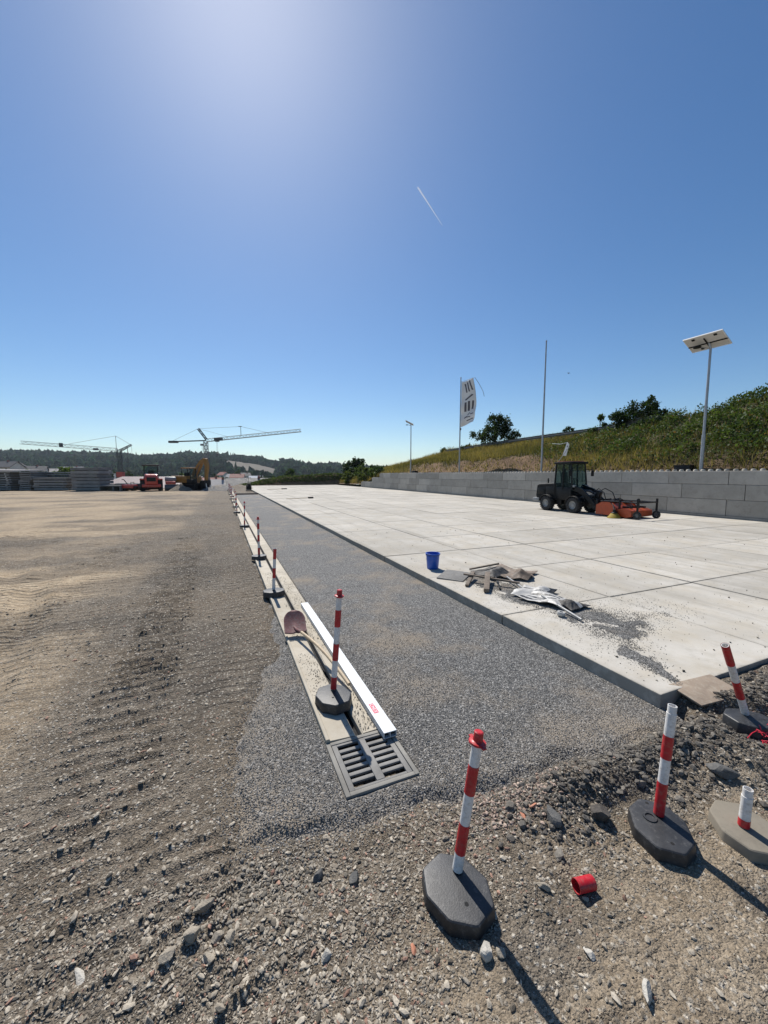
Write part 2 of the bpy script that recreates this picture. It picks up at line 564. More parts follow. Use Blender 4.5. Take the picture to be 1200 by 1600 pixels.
class MB:
    """collects simple solids; build() links them as one mesh"""
    def __init__(s):
        s.v = []
        s.f = []

    def add(s, vs, fs, mat=None):
        k = len(s.v)
        for p in vs:
            p = Vector(p)
            s.v.append(tuple(mat @ p) if mat is not None else tuple(p))
        s.f += [tuple(i + k for i in q) for q in fs]
        return s

    def box(s, c, d, rot=(0, 0, 0), bev=0.0):
        mt = Matrix.Translation(c) @ Euler(rot).to_matrix().to_4x4()
        if bev > 0:
            bm = bmesh.new()
            bmesh.ops.create_cube(bm, size=1)
            for v in bm.verts:
                v.co = Vector((v.co.x * d[0], v.co.y * d[1], v.co.z * d[2]))
            bmesh.ops.bevel(bm, geom=bm.edges[:], offset=min(bev, min(d) * .45), segments=2, profile=.6, affect='EDGES')
            bm.verts.index_update()
            s.add([v.co for v in bm.verts], [[v.index for v in f.verts] for f in bm.faces], mt)
            bm.free()
            return s
        x, y, z = d[0] / 2, d[1] / 2, d[2] / 2
        return s.add([(-x, -y, -z), (x, -y, -z), (x, y, -z), (-x, y, -z), (-x, -y, z), (x, -y, z), (x, y, z), (-x, y, z)],
                     [(0, 3, 2, 1), (4, 5, 6, 7), (0, 1, 5, 4), (1, 2, 6, 5), (2, 3, 7, 6), (3, 0, 4, 7)], mt)

    def b2(s, lo, hi, bev=0.0):
        return s.box([(a + b) / 2 for a, b in zip(lo, hi)], [abs(b - a) for a, b in zip(lo, hi)], bev=bev)

    def cyl(s, p0, p1, r0, r1=None, n=12, cap=True):
        r1 = r0 if r1 is None else r1
        p0, p1 = Vector(p0), Vector(p1)
        q = (p1 - p0).to_track_quat('Z', 'Y').to_matrix()
        vs, fs = [], []
        for p, r in ((p0, r0), (p1, r1)):
            for i in range(n):
                a = 2 * math.pi * i / n
                vs.append(p + q @ Vector((r * math.cos(a), r * math.sin(a), 0)))
        for i in range(n):
            j = (i + 1) % n
            fs.append((i, j, n + j, n + i))
        if cap:
            fs.append(tuple(range(n - 1, -1, -1)))
            fs.append(tuple(range(n, 2 * n)))
        return s.add(vs, fs)

    def lathe(s, prof, n=20, c=(0, 0, 0), axis=None):
        """prof [(r,z)] round Z; axis 'X' or 'Y' turns it"""
        mt = Matrix.Translation(c)
        if axis == 'X':
            mt = mt @ Matrix.Rotation(math.pi / 2, 4, 'Y')
        elif axis == 'Y':
            mt = mt @ Matrix.Rotation(-math.pi / 2, 4, 'X')
        vs, fs = [], []
        for r, z in prof:
            for i in range(n):
                a = 2 * math.pi * i / n
                vs.append((r * math.cos(a), r * math.sin(a), z))
        for k in range(len(prof) - 1):
            for i in range(n):
                j = (i + 1) % n
                fs.append((k * n + i, k * n + j, k * n + n + j, k * n + n + i))
        return s.add(vs, fs, mt)

    def tube(s, pts, r, n=8):
        for a, b in zip(pts[:-1], pts[1:]):
            s.cyl(a, b, r, n=n)
        return s

    def prism(s, poly, a0, a1, axis='Y'):
        """polygon in the plane across the axis, extruded a0..a1"""
        n = len(poly)
        vs = []
        for a in (a0, a1):
            for (p, q) in poly:
                vs.append({'Y': (p, a, q), 'X': (a, p, q), 'Z': (p, q, a)}[axis])
        fs = [tuple(range(n)), tuple(range(2 * n - 1, n - 1, -1))]
        for i in range(n):
            j = (i + 1) % n
            fs.append((i, n + i, n + j, j))
        return s.add(vs, fs)

    def mesh(s, name, smooth=False):
        me = bpy.data.meshes.new(name)
        me.from_pydata(s.v, [], s.f)
        bm = bmesh.new()
        bm.from_mesh(me)
        bmesh.ops.recalc_face_normals(bm, faces=bm.faces[:])
        bm.to_mesh(me)
        bm.free()
        if smooth:
            me.polygons.foreach_set('use_smooth', [True] * len(me.polygons))
            me.set_sharp_from_angle(angle=math.radians(38))
        return me

    def build(s, name, mat, parent=None, smooth=True):
        return link(name, s.mesh(name, smooth), mat, parent)


def copy_tree(o, parent=None):
    c = o.copy()
    COL.objects.link(c)
    c.parent = parent
    for ch in list(o.children):
        copy_tree(ch, c)
    return c


ORD = ['bottom', 'second', 'third', 'fourth', 'fifth', 'sixth', 'seventh', 'eighth', 'ninth', 'tenth', 'eleventh', 'twelfth', 'thirteenth', 'fourteenth']


# stone templates -----------------------------------------------------
def stone_templates(k, sub, seed, rough=.28, flat=(.45, .8)):
    out = []
    r = np.random.default_rng(seed)
    for i in range(k):
        bm = bmesh.new()
        if sub == 0:
            bmesh.ops.create_cube(bm, size=1.2)
            bmesh.ops.triangulate(bm, faces=bm.faces[:])
        else:
            bmesh.ops.create_icosphere(bm, subdivisions=sub, radius=1)
        V = np.array([v.co[:] for v in bm.verts])
        F = np.array([[v.index for v in f.verts] for f in bm.faces])
        bm.free()
        # chop by random planes to get chipped facets
        for j in range(7):
            d = r.normal(size=3)
            d /= np.linalg.norm(d)
            lim = r.uniform(.5, .85)
            dd = V @ d
            V = V - np.outer(np.maximum(dd - lim, 0), d)
        V = V + r.normal(size=V.shape) * rough * .25
        V = V * np.array([1, r.uniform(.6, .95), r.uniform(*flat)])
        out.append((V, F))
    return out


def scatter(name, temps, P, S, C, mat, tilt=.35, parent=None, seed=3):
    r = np.random.default_rng(seed)
    n = len(P)
    S = np.asarray(S)
    if S.ndim == 1:
        S = np.repeat(S[:, None], 3, 1)
    which = r.integers(0, len(temps), n)
    az = r.uniform(0, 2 * np.pi, n)
    tx = r.normal(0, tilt, n)
    Vs, Fs, Cs, off = [], [], [], 0
    for k, (TV, TF) in enumerate(temps):
        idx = np.where(which == k)[0]
        if not len(idx):
            continue
        V = TV[None] * S[idx][:, None, :]
        ca, sa = np.cos(tx[idx])[:, None], np.sin(tx[idx])[:, None]
        y = V[:, :, 1] * ca - V[:, :, 2] * sa
        z = V[:, :, 1] * sa + V[:, :, 2] * ca
        x = V[:, :, 0]
        cb, sb = np.cos(az[idx])[:, None], np.sin(az[idx])[:, None]
        V = np.stack([x * cb - y * sb, x * sb + y * cb, z], -1) + P[idx][:, None, :]
        nv = TV.shape[0]
        Fs.append((TF[None] + (np.arange(len(idx)) * nv)[:, None, None] + off).reshape(-1, 3))
        Vs.append(V.reshape(-1, 3))
        Cs.append(np.repeat(C[idx], nv, 0))
        off += nv * len(idx)
    me = np_mesh(name, np.concatenate(Vs), np.concatenate(Fs), np.concatenate(Cs))
    return link(name, me, mat, parent)


# ================================================================== SETTING
SLAB_X0, SLAB_Y0, SLAB_Z = 3.5, 2.02, .14
PX_, PY_ = 2.14, 2.1                # slab panel pitch
NXP, NYP = 8, 34
CH0, CH1 = .66, 1.17                # drain channel, across
CHY0 = 2.72                         # its near end


def gravel_mask(x, y, soft=.10):
    nz = (fbm(x * 2.2, y * 2.2, 31, 3) - .5) * .2 + (fbm(x * 11, y * 11, 32, 2) - .5) * .10
    xl = np.interp(y, [1.9, 2.45, 2.95, 3.7, 4.6, 6.0], [.16, .07, .06, .34, .62, .75])
    yf = np.interp(x, [0, .5, 1.15, 1.8, 2.6, 3.6], [2.2, 2.12, 2.12, 2.02, 1.9, 1.88])
    a = np.minimum(x - xl, y - yf)
    a = np.minimum(a, 43.0 - y)
    a = np.minimum(a, 3.75 - x) + nz
    return sstep(-soft, .10, a)


def lane(x, y, c, hw):
    return sstep(hw, hw * .55, np.abs(x - c))


def ground_h(x, y):
    x = np.asarray(x, float)
    y = np.asarray(y, float)
    rr_ = sstep(2.5, 7, np.hypot(x, y))
    h = (.05 + .05 * rr_) * (fbm(x * .33, y * .33, 1) - .5) + (.03 + .015 * rr_) * (fbm(x * 1.1, y * 1.1, 2) - .5)
    h = h + .030 * (fbm(x * 4.5, y * 4.5, 3, 4) - .5) + .010 * (vnoise(x * 21, y * 21, 4) - .5)
    calm = sstep(-.35, .35, x) * sstep(1.9, 2.3, y) + sstep(-.1, .6, x) * sstep(3, 5, y)
    h = h * (1 - .75 * np.clip(calm, 0, 1))
    # crawler track bars across the driving lane
    c1 = -.95 + .12 * np.sin(y * .3) + .5 * sstep(3.4, 1.6, y)
    w1 = .44 + .22 * sstep(3.4, 1.6, y)
    ph = (y - .22 * (x + .6) * sstep(2.6, 1.6, y) - .10 * (x + .9) + .16 * (fbm(x * 1.7, y * 1.7, 6) - .5) + .05 * (fbm(x * 7, y * 7, 7, 2) - .5)) / .158
    bar = np.abs((ph % 1.0) - .5) * 2
    bar = bar ** 3
    keep = np.clip(sstep(.2, .45, fbm(x * .9, y * .55, 8, 3)) + .5 * sstep(3.5, 5, y) * sstep(13, 9, y), 0, 1)
    h = h + (.034 + .018 * sstep(3, 5, y)) * (bar - .25) * (.5 + .8 * vnoise(x * 4.3, y * 6.3, 17)) * lane(x, y, c1, w1) * keep * sstep(.9, 1.4, y) * sstep(34, 18, y)
    c2 = -3.1 + .35 * np.sin(y * .16)
    ph2 = (y + .16 * x + .06 * (fbm(x * 1.5, y * 1.5, 9) - .5)) / .165
    h = h + .030 * ((np.abs((ph2 % 1) - .5) * 2) ** 1.6 - .4) * lane(x, y, c2, .45) * sstep(.35, .6, fbm(x * .8, y * .5, 10, 3)) * sstep(34, 18, y)
    # wheel ruts swinging away to the left
    for k, (r0, cx, cy) in enumerate(((12.2, -16, 3), (13.9, -16, 3), (21, -24, 6), (22.3, -26, 6), (6.5, -9, 13), (25, -28, 30))):
        rr = np.hypot(x - cx, y - cy)
        h = h - .03 * np.exp(-((rr - r0) / .17) ** 2) + .018 * np.exp(-((np.abs(rr - r0) - .3) / .10) ** 2)
    rid = 1 - np.abs(2 * fbm(x * .22 + .3 * y, y * .75, 11, 3) - 1)
    h = h + .035 * (rid ** 5 - .2) * sstep(-1.6, -2.6, x) * sstep(2, 5, y)
    # loose heaps of dug earth in front of the slab
    mound = np.exp(-((y - 1.66) / .16) ** 2) * sstep(1.55, 2.25, x) * (.03 + .12 * fbm(x * 3.2, y * 3.2, 14, 3))
    mound = mound + np.exp(-((x - 3.35) / .42) ** 2 - ((y - 1.42) / .22) ** 2) * .10
    mound = mound + .05 * np.exp(-((x - 2.05) / .16) ** 2 - ((y - 1.75) / .1) ** 2)
    lumps = sstep(.002, .06, mound) * .05 * (fbm(x * 13, y * 13, 15, 3) - .35)
    h = h + mound + lumps
    h = h + .105 * sstep(3.55, 3.8, x) * sstep(1.45, 1.85, y)
    # small bank of stones left of the front base
    h = h + .035 * np.exp(-((x - .1) / .35) ** 2 - ((y - 1.62) / .13) ** 2)
    flat = sstep(.30, .17, np.hypot(x - 3.86, y - 1.55))
    h = h * (1 - flat) + .05 * flat
    h = h - .075 * gravel_mask(x, y, .22)
    under = sstep(3.4, 3.56, x) * sstep(2.01, 2.08, y)
    h = h * (1 - under) - .06 * under
    slot = sstep(.64, .72, x) * sstep(1.2, 1.12, x) * sstep(2.19, 2.26, y)
    h = h * (1 - slot) - .12 * slot
    # plateau edge, then the valley
    edge = np.interp(x, [-300, -60, -28, 0, 2.5, 4, 60], [260, 100, 76, 64, 66, 79, 82])
    out = np.maximum(y - edge, np.maximum(-75 - x, x - 70))
    h = h - 15.0 * sstep(0, 60, out) - .5 * sstep(0, 2.5, out)
    return h


def axis(lo, f0, f1, step, hi, grow):
    a = list(np.arange(f0, f1, step))
    s, p, up = step, a[-1], []
    while p < hi:
        s *= grow
        p += s
        up.append(p)
    s, p, dn = step, a[0], []
    while p > lo:
        s *= grow
        p -= s
        dn.append(p)
    return np.array(dn[::-1] + a + up)


def grid_faces(nx, ny):
    i = np.arange(nx * ny).reshape(ny, nx)
    return np.stack([i[:-1, :-1], i[:-1, 1:], i[1:, 1:], i[1:, :-1]], -1).reshape(-1, 4)


def build_ground():
    X = axis(-5000, -2.2, 4.2, .029, 5000, 1.068)
    Y = axis(-400, .45, 4.2, .024, 14, 1.008)
    Y = np.concatenate([Y[Y < 14], 14 + axis(0, 0, .3, .15, 7000, 1.05)])
    Y = np.concatenate([Y[Y < -.5][::4], Y[Y >= -.5]])
    gx, gy = np.meshgrid(X, Y)
    h = ground_h(gx, gy)
    dust = sstep(.40, .66, fbm(gx * .3, gy * .42, 41, 4)) * .75
    dust = dust * sstep(-.6, -2.4, gx) + .75 * sstep(-1.5, -4.5, gx + .12 * (gy - 9)) * sstep(4, 9, gy) * sstep(.25, .55, fbm(gx * .5, gy * .8, 43, 4))
    dust = np.maximum(dust, .42 * sstep(1.65, 1.0, gy) * sstep(.1, .8, gx) * sstep(.22, .5, fbm(gx * 1.7, gy * 1.7, 44, 3)))
    dust = dust * (1 - .8 * lane(gx, gy, -.95, .7) * sstep(1, 2, gy))
    dark = sstep(.30, .55, np.exp(-((gy - 1.64) / .2) ** 2) * sstep(1.5, 2.2, gx) * (.55 + .8 * fbm(gx * 4, gy * 4, 46, 3))) * sstep(.2, .5, fbm(gx * 2.3, gy * 2.3, 47, 3))
    dark = dark + .55 * sstep(.5, .62, fbm(gx * .8, gy * .9, 48, 4)) * lane(gx, gy, -.9, 1.0) * sstep(2.5, 4, gy) * sstep(22, 10, gy)
    dark = dark + .45 * sstep(.42, .6, fbm(gx * .7, gy * .45, 49, 4)) * sstep(-1.6, -.6, gx) * sstep(2.6, 5, gy) * sstep(60, 25, gy)
    dark = dark + .5 * sstep(.56, .66, fbm(gx * .22 + .1 * gy, gy * .8, 50, 4)) * sstep(-.6, -2, gx) * sstep(3, 6, gy)
    dark = np.clip(dark, 0, .9)
    V = np.stack([gx, gy, h], -1).reshape(-1, 3)
    me = np_mesh('ground', V, grid_faces(len(X), len(Y)), smooth=True, attrs={'dust': np.clip(dust, 0, 1).reshape(-1), 'dark': dark.reshape(-1)})
    tag(link('ground', me, 'earth'), kind='structure', label='bare brown earth of the building site with crawler track bars')


build_ground()


# ---- bed of grey chippings between channel and slab
def gravel_z(x, y):
    m = gravel_mask(x, y, .22)
    w_ = sstep(.2, .85, m)
    z = .014 + .014 * (fbm(x * 1.4, y * 1.4, 51, 3) - .5) + .010 * (fbm(x * 9, y * 9, 52, 3) - .5)
    z = w_ * z + (1 - w_) * (ground_h(x, y) - .016 + .02 * m)
    return z - .3 * sstep(.66, .69, x) * sstep(1.18, 1.15, x) * sstep(2.19, 2.22, y)


def build_gravel():
    X = np.arange(-.45, 3.56, .03)
    Y = axis(1.36, 1.4, 4.5, .025, 43.3, 1.03)
    gx, gy = np.meshgrid(X, Y)
    V = np.stack([gx, gy, gravel_z(gx, gy)], -1).reshape(-1, 3)
    soil = np.clip((1 - gravel_mask(gx, gy, .8)) * 1.6 + .55 * sstep(.75, .1, gx) * (gy < 5) + .35 * sstep(2.7, 2.0, gy), 0, .92)
    me = np_mesh('gravel_bed', V, grid_faces(len(X), len(Y)), smooth=True, attrs={'soil': soil.reshape(-1)})
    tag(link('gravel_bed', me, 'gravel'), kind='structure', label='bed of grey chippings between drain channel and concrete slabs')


build_gravel()


# ---- paved yard: every slab panel a piece of its own
def build_yard():
    root = MB().b2((SLAB_X0 + .05, SLAB_Y0 + .05, -.05), (SLAB_X0 + NXP * PX_ - .05, SLAB_Y0 + NYP * PY_ - .05, .06)).build('concrete_yard', 'stack')
    tag(root, 'wide yard paved with pale square concrete slabs', kind='structure')
    sub = MB().box((0, 0, 0), (PX_ - .016, PY_ - .016, .16), bev=.008).mesh('slab_panel', False)
    sub.materials.append(M['slab'])
    r = random.Random(5)
    for i in range(NXP):
        for j in range(NYP):
            o = bpy.data.objects.new('slab_panel', sub)
            COL.objects.link(o)
            o.parent = root
            o.location = (SLAB_X0 + (i + .5) * PX_ + r.uniform(-.005, .005), SLAB_Y0 + (j + .5) * PY_ + r.uniform(-.003, .003), SLAB_Z - .08 + r.uniform(-.004, .004))
            o.rotation_euler = (r.uniform(-.0015, .0015), r.uniform(-.0015, .0015), r.uniform(-.0012, .0012))


build_yard()


# ---- drain channel
def build_channel():
    root = empty('drain_channel', (0, CHY0, 0))
    tag(root, 'long pale concrete slot drain channel with raised left rim', 'drain channel')
    g0, g1 = .902, .955
    y = 0.0
    k = 0
    while y + CHY0 < 62:
        L = 2.25
        b = MB()
        b.prism([(CH0, -.12), (CH0, .048), (CH0 + .006, .052), (CH0 + .026, .052), (CH0 + .034, .036), (g0 - .012, .026), (g0, .015), (g0, -.12)], y + .004, y + L - .004)
        b.prism([(g1, -.12), (g1, .015), (g1 + .012, .027), (CH1 - .006, .034), (CH1, .028), (CH1, -.12)], y + .004, y + L - .004)
        sg_ = b.build('channel_segment', 'channel', root, smooth=False)
        MB().b2((g0 - .002, y + .004, -.12), (g1 + .002, y + L - .004, -.045)).build('slot_shade', 'hole', sg_, smooth=False)  # dark strip painted for the shade down in the slot
        y += L
        k += 1


build_channel()


def build_grate():
    x0, x1, y0, y1 = .655, 1.185, 2.185, 2.715
    root = empty('drain_grate', ((x0 + x1) / 2, (y0 + y1) / 2, 0))
    tag(root, 'square slotted cast iron drain grate at the near end of the channel', 'drain grate')
    W, Ln = x1 - x0, y1 - y0
    fr = MB()
    t = .032
    top = .027
    for lo, hi in (((-W / 2, -Ln / 2, -.22), (-W / 2 + t, Ln / 2, top)), ((W / 2 - t, -Ln / 2, -.22), (W / 2, Ln / 2, top)),
                   ((-W / 2 + t, -Ln / 2, -.22), (W / 2 - t, -Ln / 2 + t, top)), ((-W / 2 + t, Ln / 2 - t, -.22), (W / 2 - t, Ln / 2, top))):
        fr.b2(lo, hi, bev=.004)
    fr.build('frame', 'frame', root)
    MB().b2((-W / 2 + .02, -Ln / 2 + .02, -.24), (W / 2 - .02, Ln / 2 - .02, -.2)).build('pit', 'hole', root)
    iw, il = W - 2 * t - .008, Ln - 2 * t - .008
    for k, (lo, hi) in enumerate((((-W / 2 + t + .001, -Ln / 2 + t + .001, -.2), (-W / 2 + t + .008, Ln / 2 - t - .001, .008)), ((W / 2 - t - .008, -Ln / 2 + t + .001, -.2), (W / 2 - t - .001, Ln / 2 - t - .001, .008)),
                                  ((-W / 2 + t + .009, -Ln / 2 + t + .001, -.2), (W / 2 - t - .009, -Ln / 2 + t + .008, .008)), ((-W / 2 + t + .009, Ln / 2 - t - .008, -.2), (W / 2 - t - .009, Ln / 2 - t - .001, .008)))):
        MB().b2(lo, hi).build('pit_shade_liner', 'hole', root)  # dark liner added so the grate slots look black with shade
    gr = MB()
    zt, zb = .024, .004
    e = .038
    gr.b2((-iw / 2, -il / 2, zb), (-iw / 2 + e, il / 2, zt), bev=.004)
    gr.b2((iw / 2 - e, -il / 2, zb), (iw / 2, il / 2, zt), bev=.004)
    gr.b2((-iw / 2 + e, -il / 2, zb), (iw / 2 - e, -il / 2 + .02, zt - .001), bev=.003)
    gr.b2((-iw / 2 + e, il / 2 - .02, zb), (iw / 2 - e, il / 2, zt - .001), bev=.003)
    g = gr.build('grate', 'iron', root)
    MB().b2((-.03, -il / 2 + .02, zb), (.03, il / 2 - .02, zt + .002), bev=.004).build('centre_bar', 'iron', g)
    nb = 7
    pitch = (il - .04) / nb
    bw = pitch * .52
    bar = MB().box((0, 0, 0), (iw / 2 - e - .03, bw, zt - zb - .002), bev=.006).mesh('bar', True)
    bar.materials.append(M['iron'])
    for sx in (-1, 1):
        for k in range(1, nb):
            o = bpy.data.objects.new('bar', bar)
            COL.objects.link(o)
            o.parent = g
            o.location = (sx * (iw / 2 - e + .03) / 2, -il / 2 + .02 + k * pitch, (zt + zb) / 2 + .0015)


build_grate()


# ---- retaining wall of stacked concrete blocks
WX = 20.8


def build_wall():
    root = MB().b2((WX - .05, -12, -.1), (WX + .7, 59.5, .25)).build('retaining_wall', 'block')
    tag(root, 'long grey retaining wall of large stacked concrete blocks', 'wall')
    L, D_ = 2.5, .8
    r = random.Random(3)
    zs = [(.255, .965), (.975, 1.645), (1.655, 2.255)]
    ends = [59.2, 54.4, 51.3]
    offs = [9.9, 9.26, 9.89]
    meshes = {}
    for row, ((z0, z1), en, of) in enumerate(zip(zs, ends, offs)):
        s = of - 9 * L
        while s < en:
            l = min(L, en - s)
            if l < .35:
                break
            key = (row, round(l, 2))
            if key not in meshes:
                me = MB().box((0, 0, 0), (D_, l - .022, z1 - z0), bev=.018).mesh('block', False)
                me.materials.append(M['block'])
                sb = MB()
                for q in range(int(l / .31)):
                    sb.lathe([(.10, -.03), (.10, .05), (.07, .09), (.0, .095)], 8, (-D_ / 2 + .17, -l / 2 + .17 + q * .31, (z1 - z0) / 2))
                sm = sb.mesh('studs', True)
                sm.materials.append(M['slab'])
                meshes[key] = (me, sm)
            o = bpy.data.objects.new('block', meshes[key][0])
            COL.objects.link(o)
            o.parent = root
            o.location = (WX + D_ / 2 + r.uniform(-.012, .012), s + l / 2, (z0 + z1) / 2)
            if row == 2 or s + l > ends[row + 1]:
                st = bpy.data.objects.new('studs', meshes[key][1])
                COL.objects.link(st)
                st.parent = o
            s += l


build_wall()


# ---- overgrown bank behind the wall
def crest(s):
    return np.interp(s, [-15, 5, 13, 18.5, 24, 36, 49, 67, 85, 100], [8.3, 7.55, 6.75, 6.0, 5.6, 5.45, 5.1, 3.5, 2.0, .6])


def bank_h(t, s):
    z0 = np.interp(s, [-15, 51, 56, 60, 100], [2.1, 2.1, 1.5, .5, .1])
    p = np.clip((t - 21.65) / (31 - 21.65), 0, 1)
    cut = sstep(18, 26, s) * sstep(56, 46, s)
    f = p * .9 + .1 * sstep(0, .12, p)
    f = f + cut * (.20 * sstep(.10, .2, p) - .20 * p) * 1.0
    z = z0 + (crest(s) - z0) * f
    z = z + .55 * (fbm(t * .45, s * .45, 61, 3) - .5) * sstep(0, .2, p) + .25 * (fbm(t * 1.6, s * 1.6, 62, 3) - .5) * sstep(0, .1, p)
    br = sstep(26, 17, s + 4 * (fbm(t * .3, s * .3, 63) - .5)) * sstep(.12, .35, p)
    z = z + br * .7 * (fbm(t * .8, s * .8, 64, 3) - .35)
    return z


def build_bank():
    X = np.concatenate([np.arange(21.45, 31.6, .22), np.arange(32, 60, 2.0), np.arange(60, 400, 30)])
    Y = np.concatenate([np.arange(-15, 102, .28)])
    gx, gy = np.meshgrid(X, Y)
    h = bank_h(gx, gy) + .02 * (gx - 31) * (gx > 31)
    p = (gx - 21.65) / 9.35
    cutn = fbm(gx * .6, gy * .35, 66, 3)
    green = 1 - sstep(.22, .15, p + .16 * (cutn - .5)) * sstep(17, 24, gy) * sstep(52, 42, gy) * .9
    green = np.minimum(green, .35 + .65 * sstep(.02, .14, p + .1 * (cutn - .5)))
    me = np_mesh('bank', np.stack([gx, gy, h], -1).reshape(-1, 3), grid_faces(len(X), len(Y)), smooth=True, attrs={'green': green.reshape(-1)})
    tag(link('bank', me, 'bank'), kind='structure', label='steep overgrown earth bank behind the block wall')


build_bank()


def leaf_mesh(name, P, size, col, up=.3, seed=1, aspect=.6, parent=None):
    """P (n,3) centres; each leaf a bent quad of two triangles"""
    r = np.random.default_rng(seed)
    n = len(P)
    a = r.normal(size=(n, 3))
    a /= np.linalg.norm(a, axis=1)[:, None]
    b = r.normal(size=(n, 3))
    b[:, 2] += up
    b -= a * (a * b).sum(1)[:, None]
    b /= np.linalg.norm(b, axis=1)[:, None]
    size = np.asarray(size).reshape(-1, 1)
    a = a * size * .5
    b = b * size * .5 * aspect
    V = np.stack([P - a, P + b, P + a, P - b], 1)
    V[:, 1] += a * .2
    V = V.reshape(-1, 3)
    k = np.arange(n)[:, None] * 4
    F = np.concatenate([k + np.array([0, 1, 2]), k + np.array([0, 2, 3])])
    return link(name, np_mesh(name, V, F, np.repeat(col, 4, 0)), 'leaf', parent)


def blade_mesh(name, P, hgt, wid, col, lean=.35, seed=1, bias=(0, 0)):
    r = np.random.default_rng(seed)
    n = len(P)
    az = r.uniform(0, np.pi, n)
    wv = np.stack([np.cos(az), np.sin(az), 0 * az], -1) * np.asarray(wid).reshape(-1, 1) * .5
    ln = r.normal(0, lean, (n, 2)) + np.array(bias)
    tip = P + np.stack([ln[:, 0] * hgt, ln[:, 1] * hgt, hgt], -1)
    V = np.stack([P - wv, P + wv, tip], 1).reshape(-1, 3)
    F = np.arange(n * 3).reshape(-1, 3)
    c = np.repeat(col, 3, 0)
    return link(name, np_mesh(name, V, F, c), 'leaf')


def bank_plants():
    r = np.random.default_rng(21)
    # grass over the whole bank
    n = 120000
    s = -6 + 96 * r.random(n) ** 1.15
    t = 21.9 + 10.2 * r.random(n)
    p = (t - 21.65) / 9.35
    soil = sstep(.22, .15, p + .16 * (fbm(t * .6, s * .35, 66, 3) - .5)) * sstep(17, 24, s) * sstep(52, 42, s)
    bram = sstep(26, 17, s + 4 * (fbm(t * .3, s * .3, 63) - .5)) * sstep(.12, .35, p)
    keep = (r.random(n) > .86 * soil) & (r.random(n) > .72 * bram)
    s, t, p, bram = s[keep], t[keep], p[keep], bram[keep]
    P = np.stack([t, s, bank_h(t, s) - .05], -1)
    dry = np.clip(fbm(t * .35, s * .2, 71, 4) * 1.5 - .12 + .5 * sstep(24, 40, s) * sstep(.4, 1, p) - .25 * sstep(30, 10, s) + .35 * sstep(.2, .02, p), 0, 1)
    dry = np.clip(dry + r.normal(0, .16, len(s)), 0, 1)[:, None]
    c = (1 - dry) * np.array([.055, .066, .02]) + dry * np.array([.27, .205, .09])
    c = c * r.uniform(.65, 1.3, (len(s), 1))
    dist = np.hypot(t, s)
    hgt = r.uniform(.25, .62, len(s)) * (.7 + .5 * dry[:, 0])
    hgt *= 1 + .5 * sstep(.92, 1, p)
    blade = blade_mesh('bank_grass', P, hgt, .020 + .0011 * dist, c, seed=22)
    tag(blade, 'tall half dry grass covering the bank behind the wall', 'grass', kind='stuff')
    # brambles and weeds on the near half
    n = 110000
    s = -6 + 40 * r.random(n) ** 1.1
    t = 22.2 + 9.2 * r.random(n)
    p = (t - 21.65) / 9.35
    bram = sstep(27, 16, s + 4 * (fbm(t * .3, s * .3, 63) - .5)) * (.25 + .75 * sstep(.10, .32, p))
    clump = fbm(t * 1.3, s * 1.3, 73, 3)
    k = r.random(n) < np.clip(bram * (.25 + 1.3 * sstep(.35, .6, clump)) + .10 * sstep(.55, .7, fbm(t * .5, s * .5, 75)), 0, 1)
    s, t, clump = s[k], t[k], clump[k]
    P = np.stack([t, s, bank_h(t, s) + r.random(len(s)) * (.15 + .75 * sstep(.4, .7, clump))], -1)
    v = fbm(t * .5, s * .5, 77, 3)[:, None]
    c = np.array([.026, .045, .014]) * (1 - v) * 1.3 + np.array([.075, .10, .03]) * v * 1.2
    c = c * r.uniform(.55, 1.5, (len(s), 1))
    red = r.random(len(s)) < .04
    c[red] = np.array([.16, .09, .04])
    o = leaf_mesh('bank_brambles', P, r.uniform(.08, .19, len(s)), c, up=.8, seed=23, aspect=.75)
    tag(o, 'dense dark green brambles and weeds on the bank near the large solar lamp', 'brambles', kind='stuff')


bank_plants()


# ---- soil bank at the far end of the yard
def build_far_soil():
    def hh(x, y):
        top = np.interp(x, [1, 5, 8, 12, 16, 21, 24], [0, .35, 1.2, 1.75, 1.9, 2.3, 2.1])
        return -.2 + top * np.clip((y - 75.0) / 2.2, 0, 1) + .5 * (fbm(x * .7, y * .7, 81, 3) - .5) * sstep(75, 77, y)
    X = np.arange(1, 24.2, .25)
    Y = np.concatenate([np.arange(74.6, 80, .25), np.array([82, 86])])
    gx, gy = np.meshgrid(X, Y)
    z = hh(gx, gy) - 4 * (gy > 81)
    me = np_mesh('soil_bank', np.stack([gx, gy, z], -1).reshape(-1, 3), grid_faces(len(X), len(Y)), smooth=True, attrs={'green': .25 * np.ones(gx.size)})
    tag(link('soil_bank', me, 'bank'), kind='structure', label='low dark soil bank closing the far end of the yard')
    r = np.random.default_rng(83)
    n = 9000
    x = r.uniform(3, 24, n)
    y = r.uniform(76.0, 80, n)
    P = np.stack([x, y, hh(x, y) + r.random(n) * .35], -1)
    c = np.array([.06, .08, .025]) * r.uniform(.5, 1.6, (n, 1))
    tag(leaf_mesh('soil_bank_weeds', P, r.uniform(.15, .35, n), c, seed=84), 'green weeds along the top of the low soil bank', 'weeds', kind='stuff')


build_far_soil()


# ---- wooded hills across the valley
SKY_X = [-700, -200, 0, 60, 150, 230, 262, 290, 330, 370, 400, 420, 432, 445, 470, 500, 520, 545, 600, 700, 1400]
SKY_Y = [704, 705, 710, 711, 713, 716, 716, 712, 713, 717, 720, 724, 727, 722, 728, 731, 729, 732, 735, 737, 737]


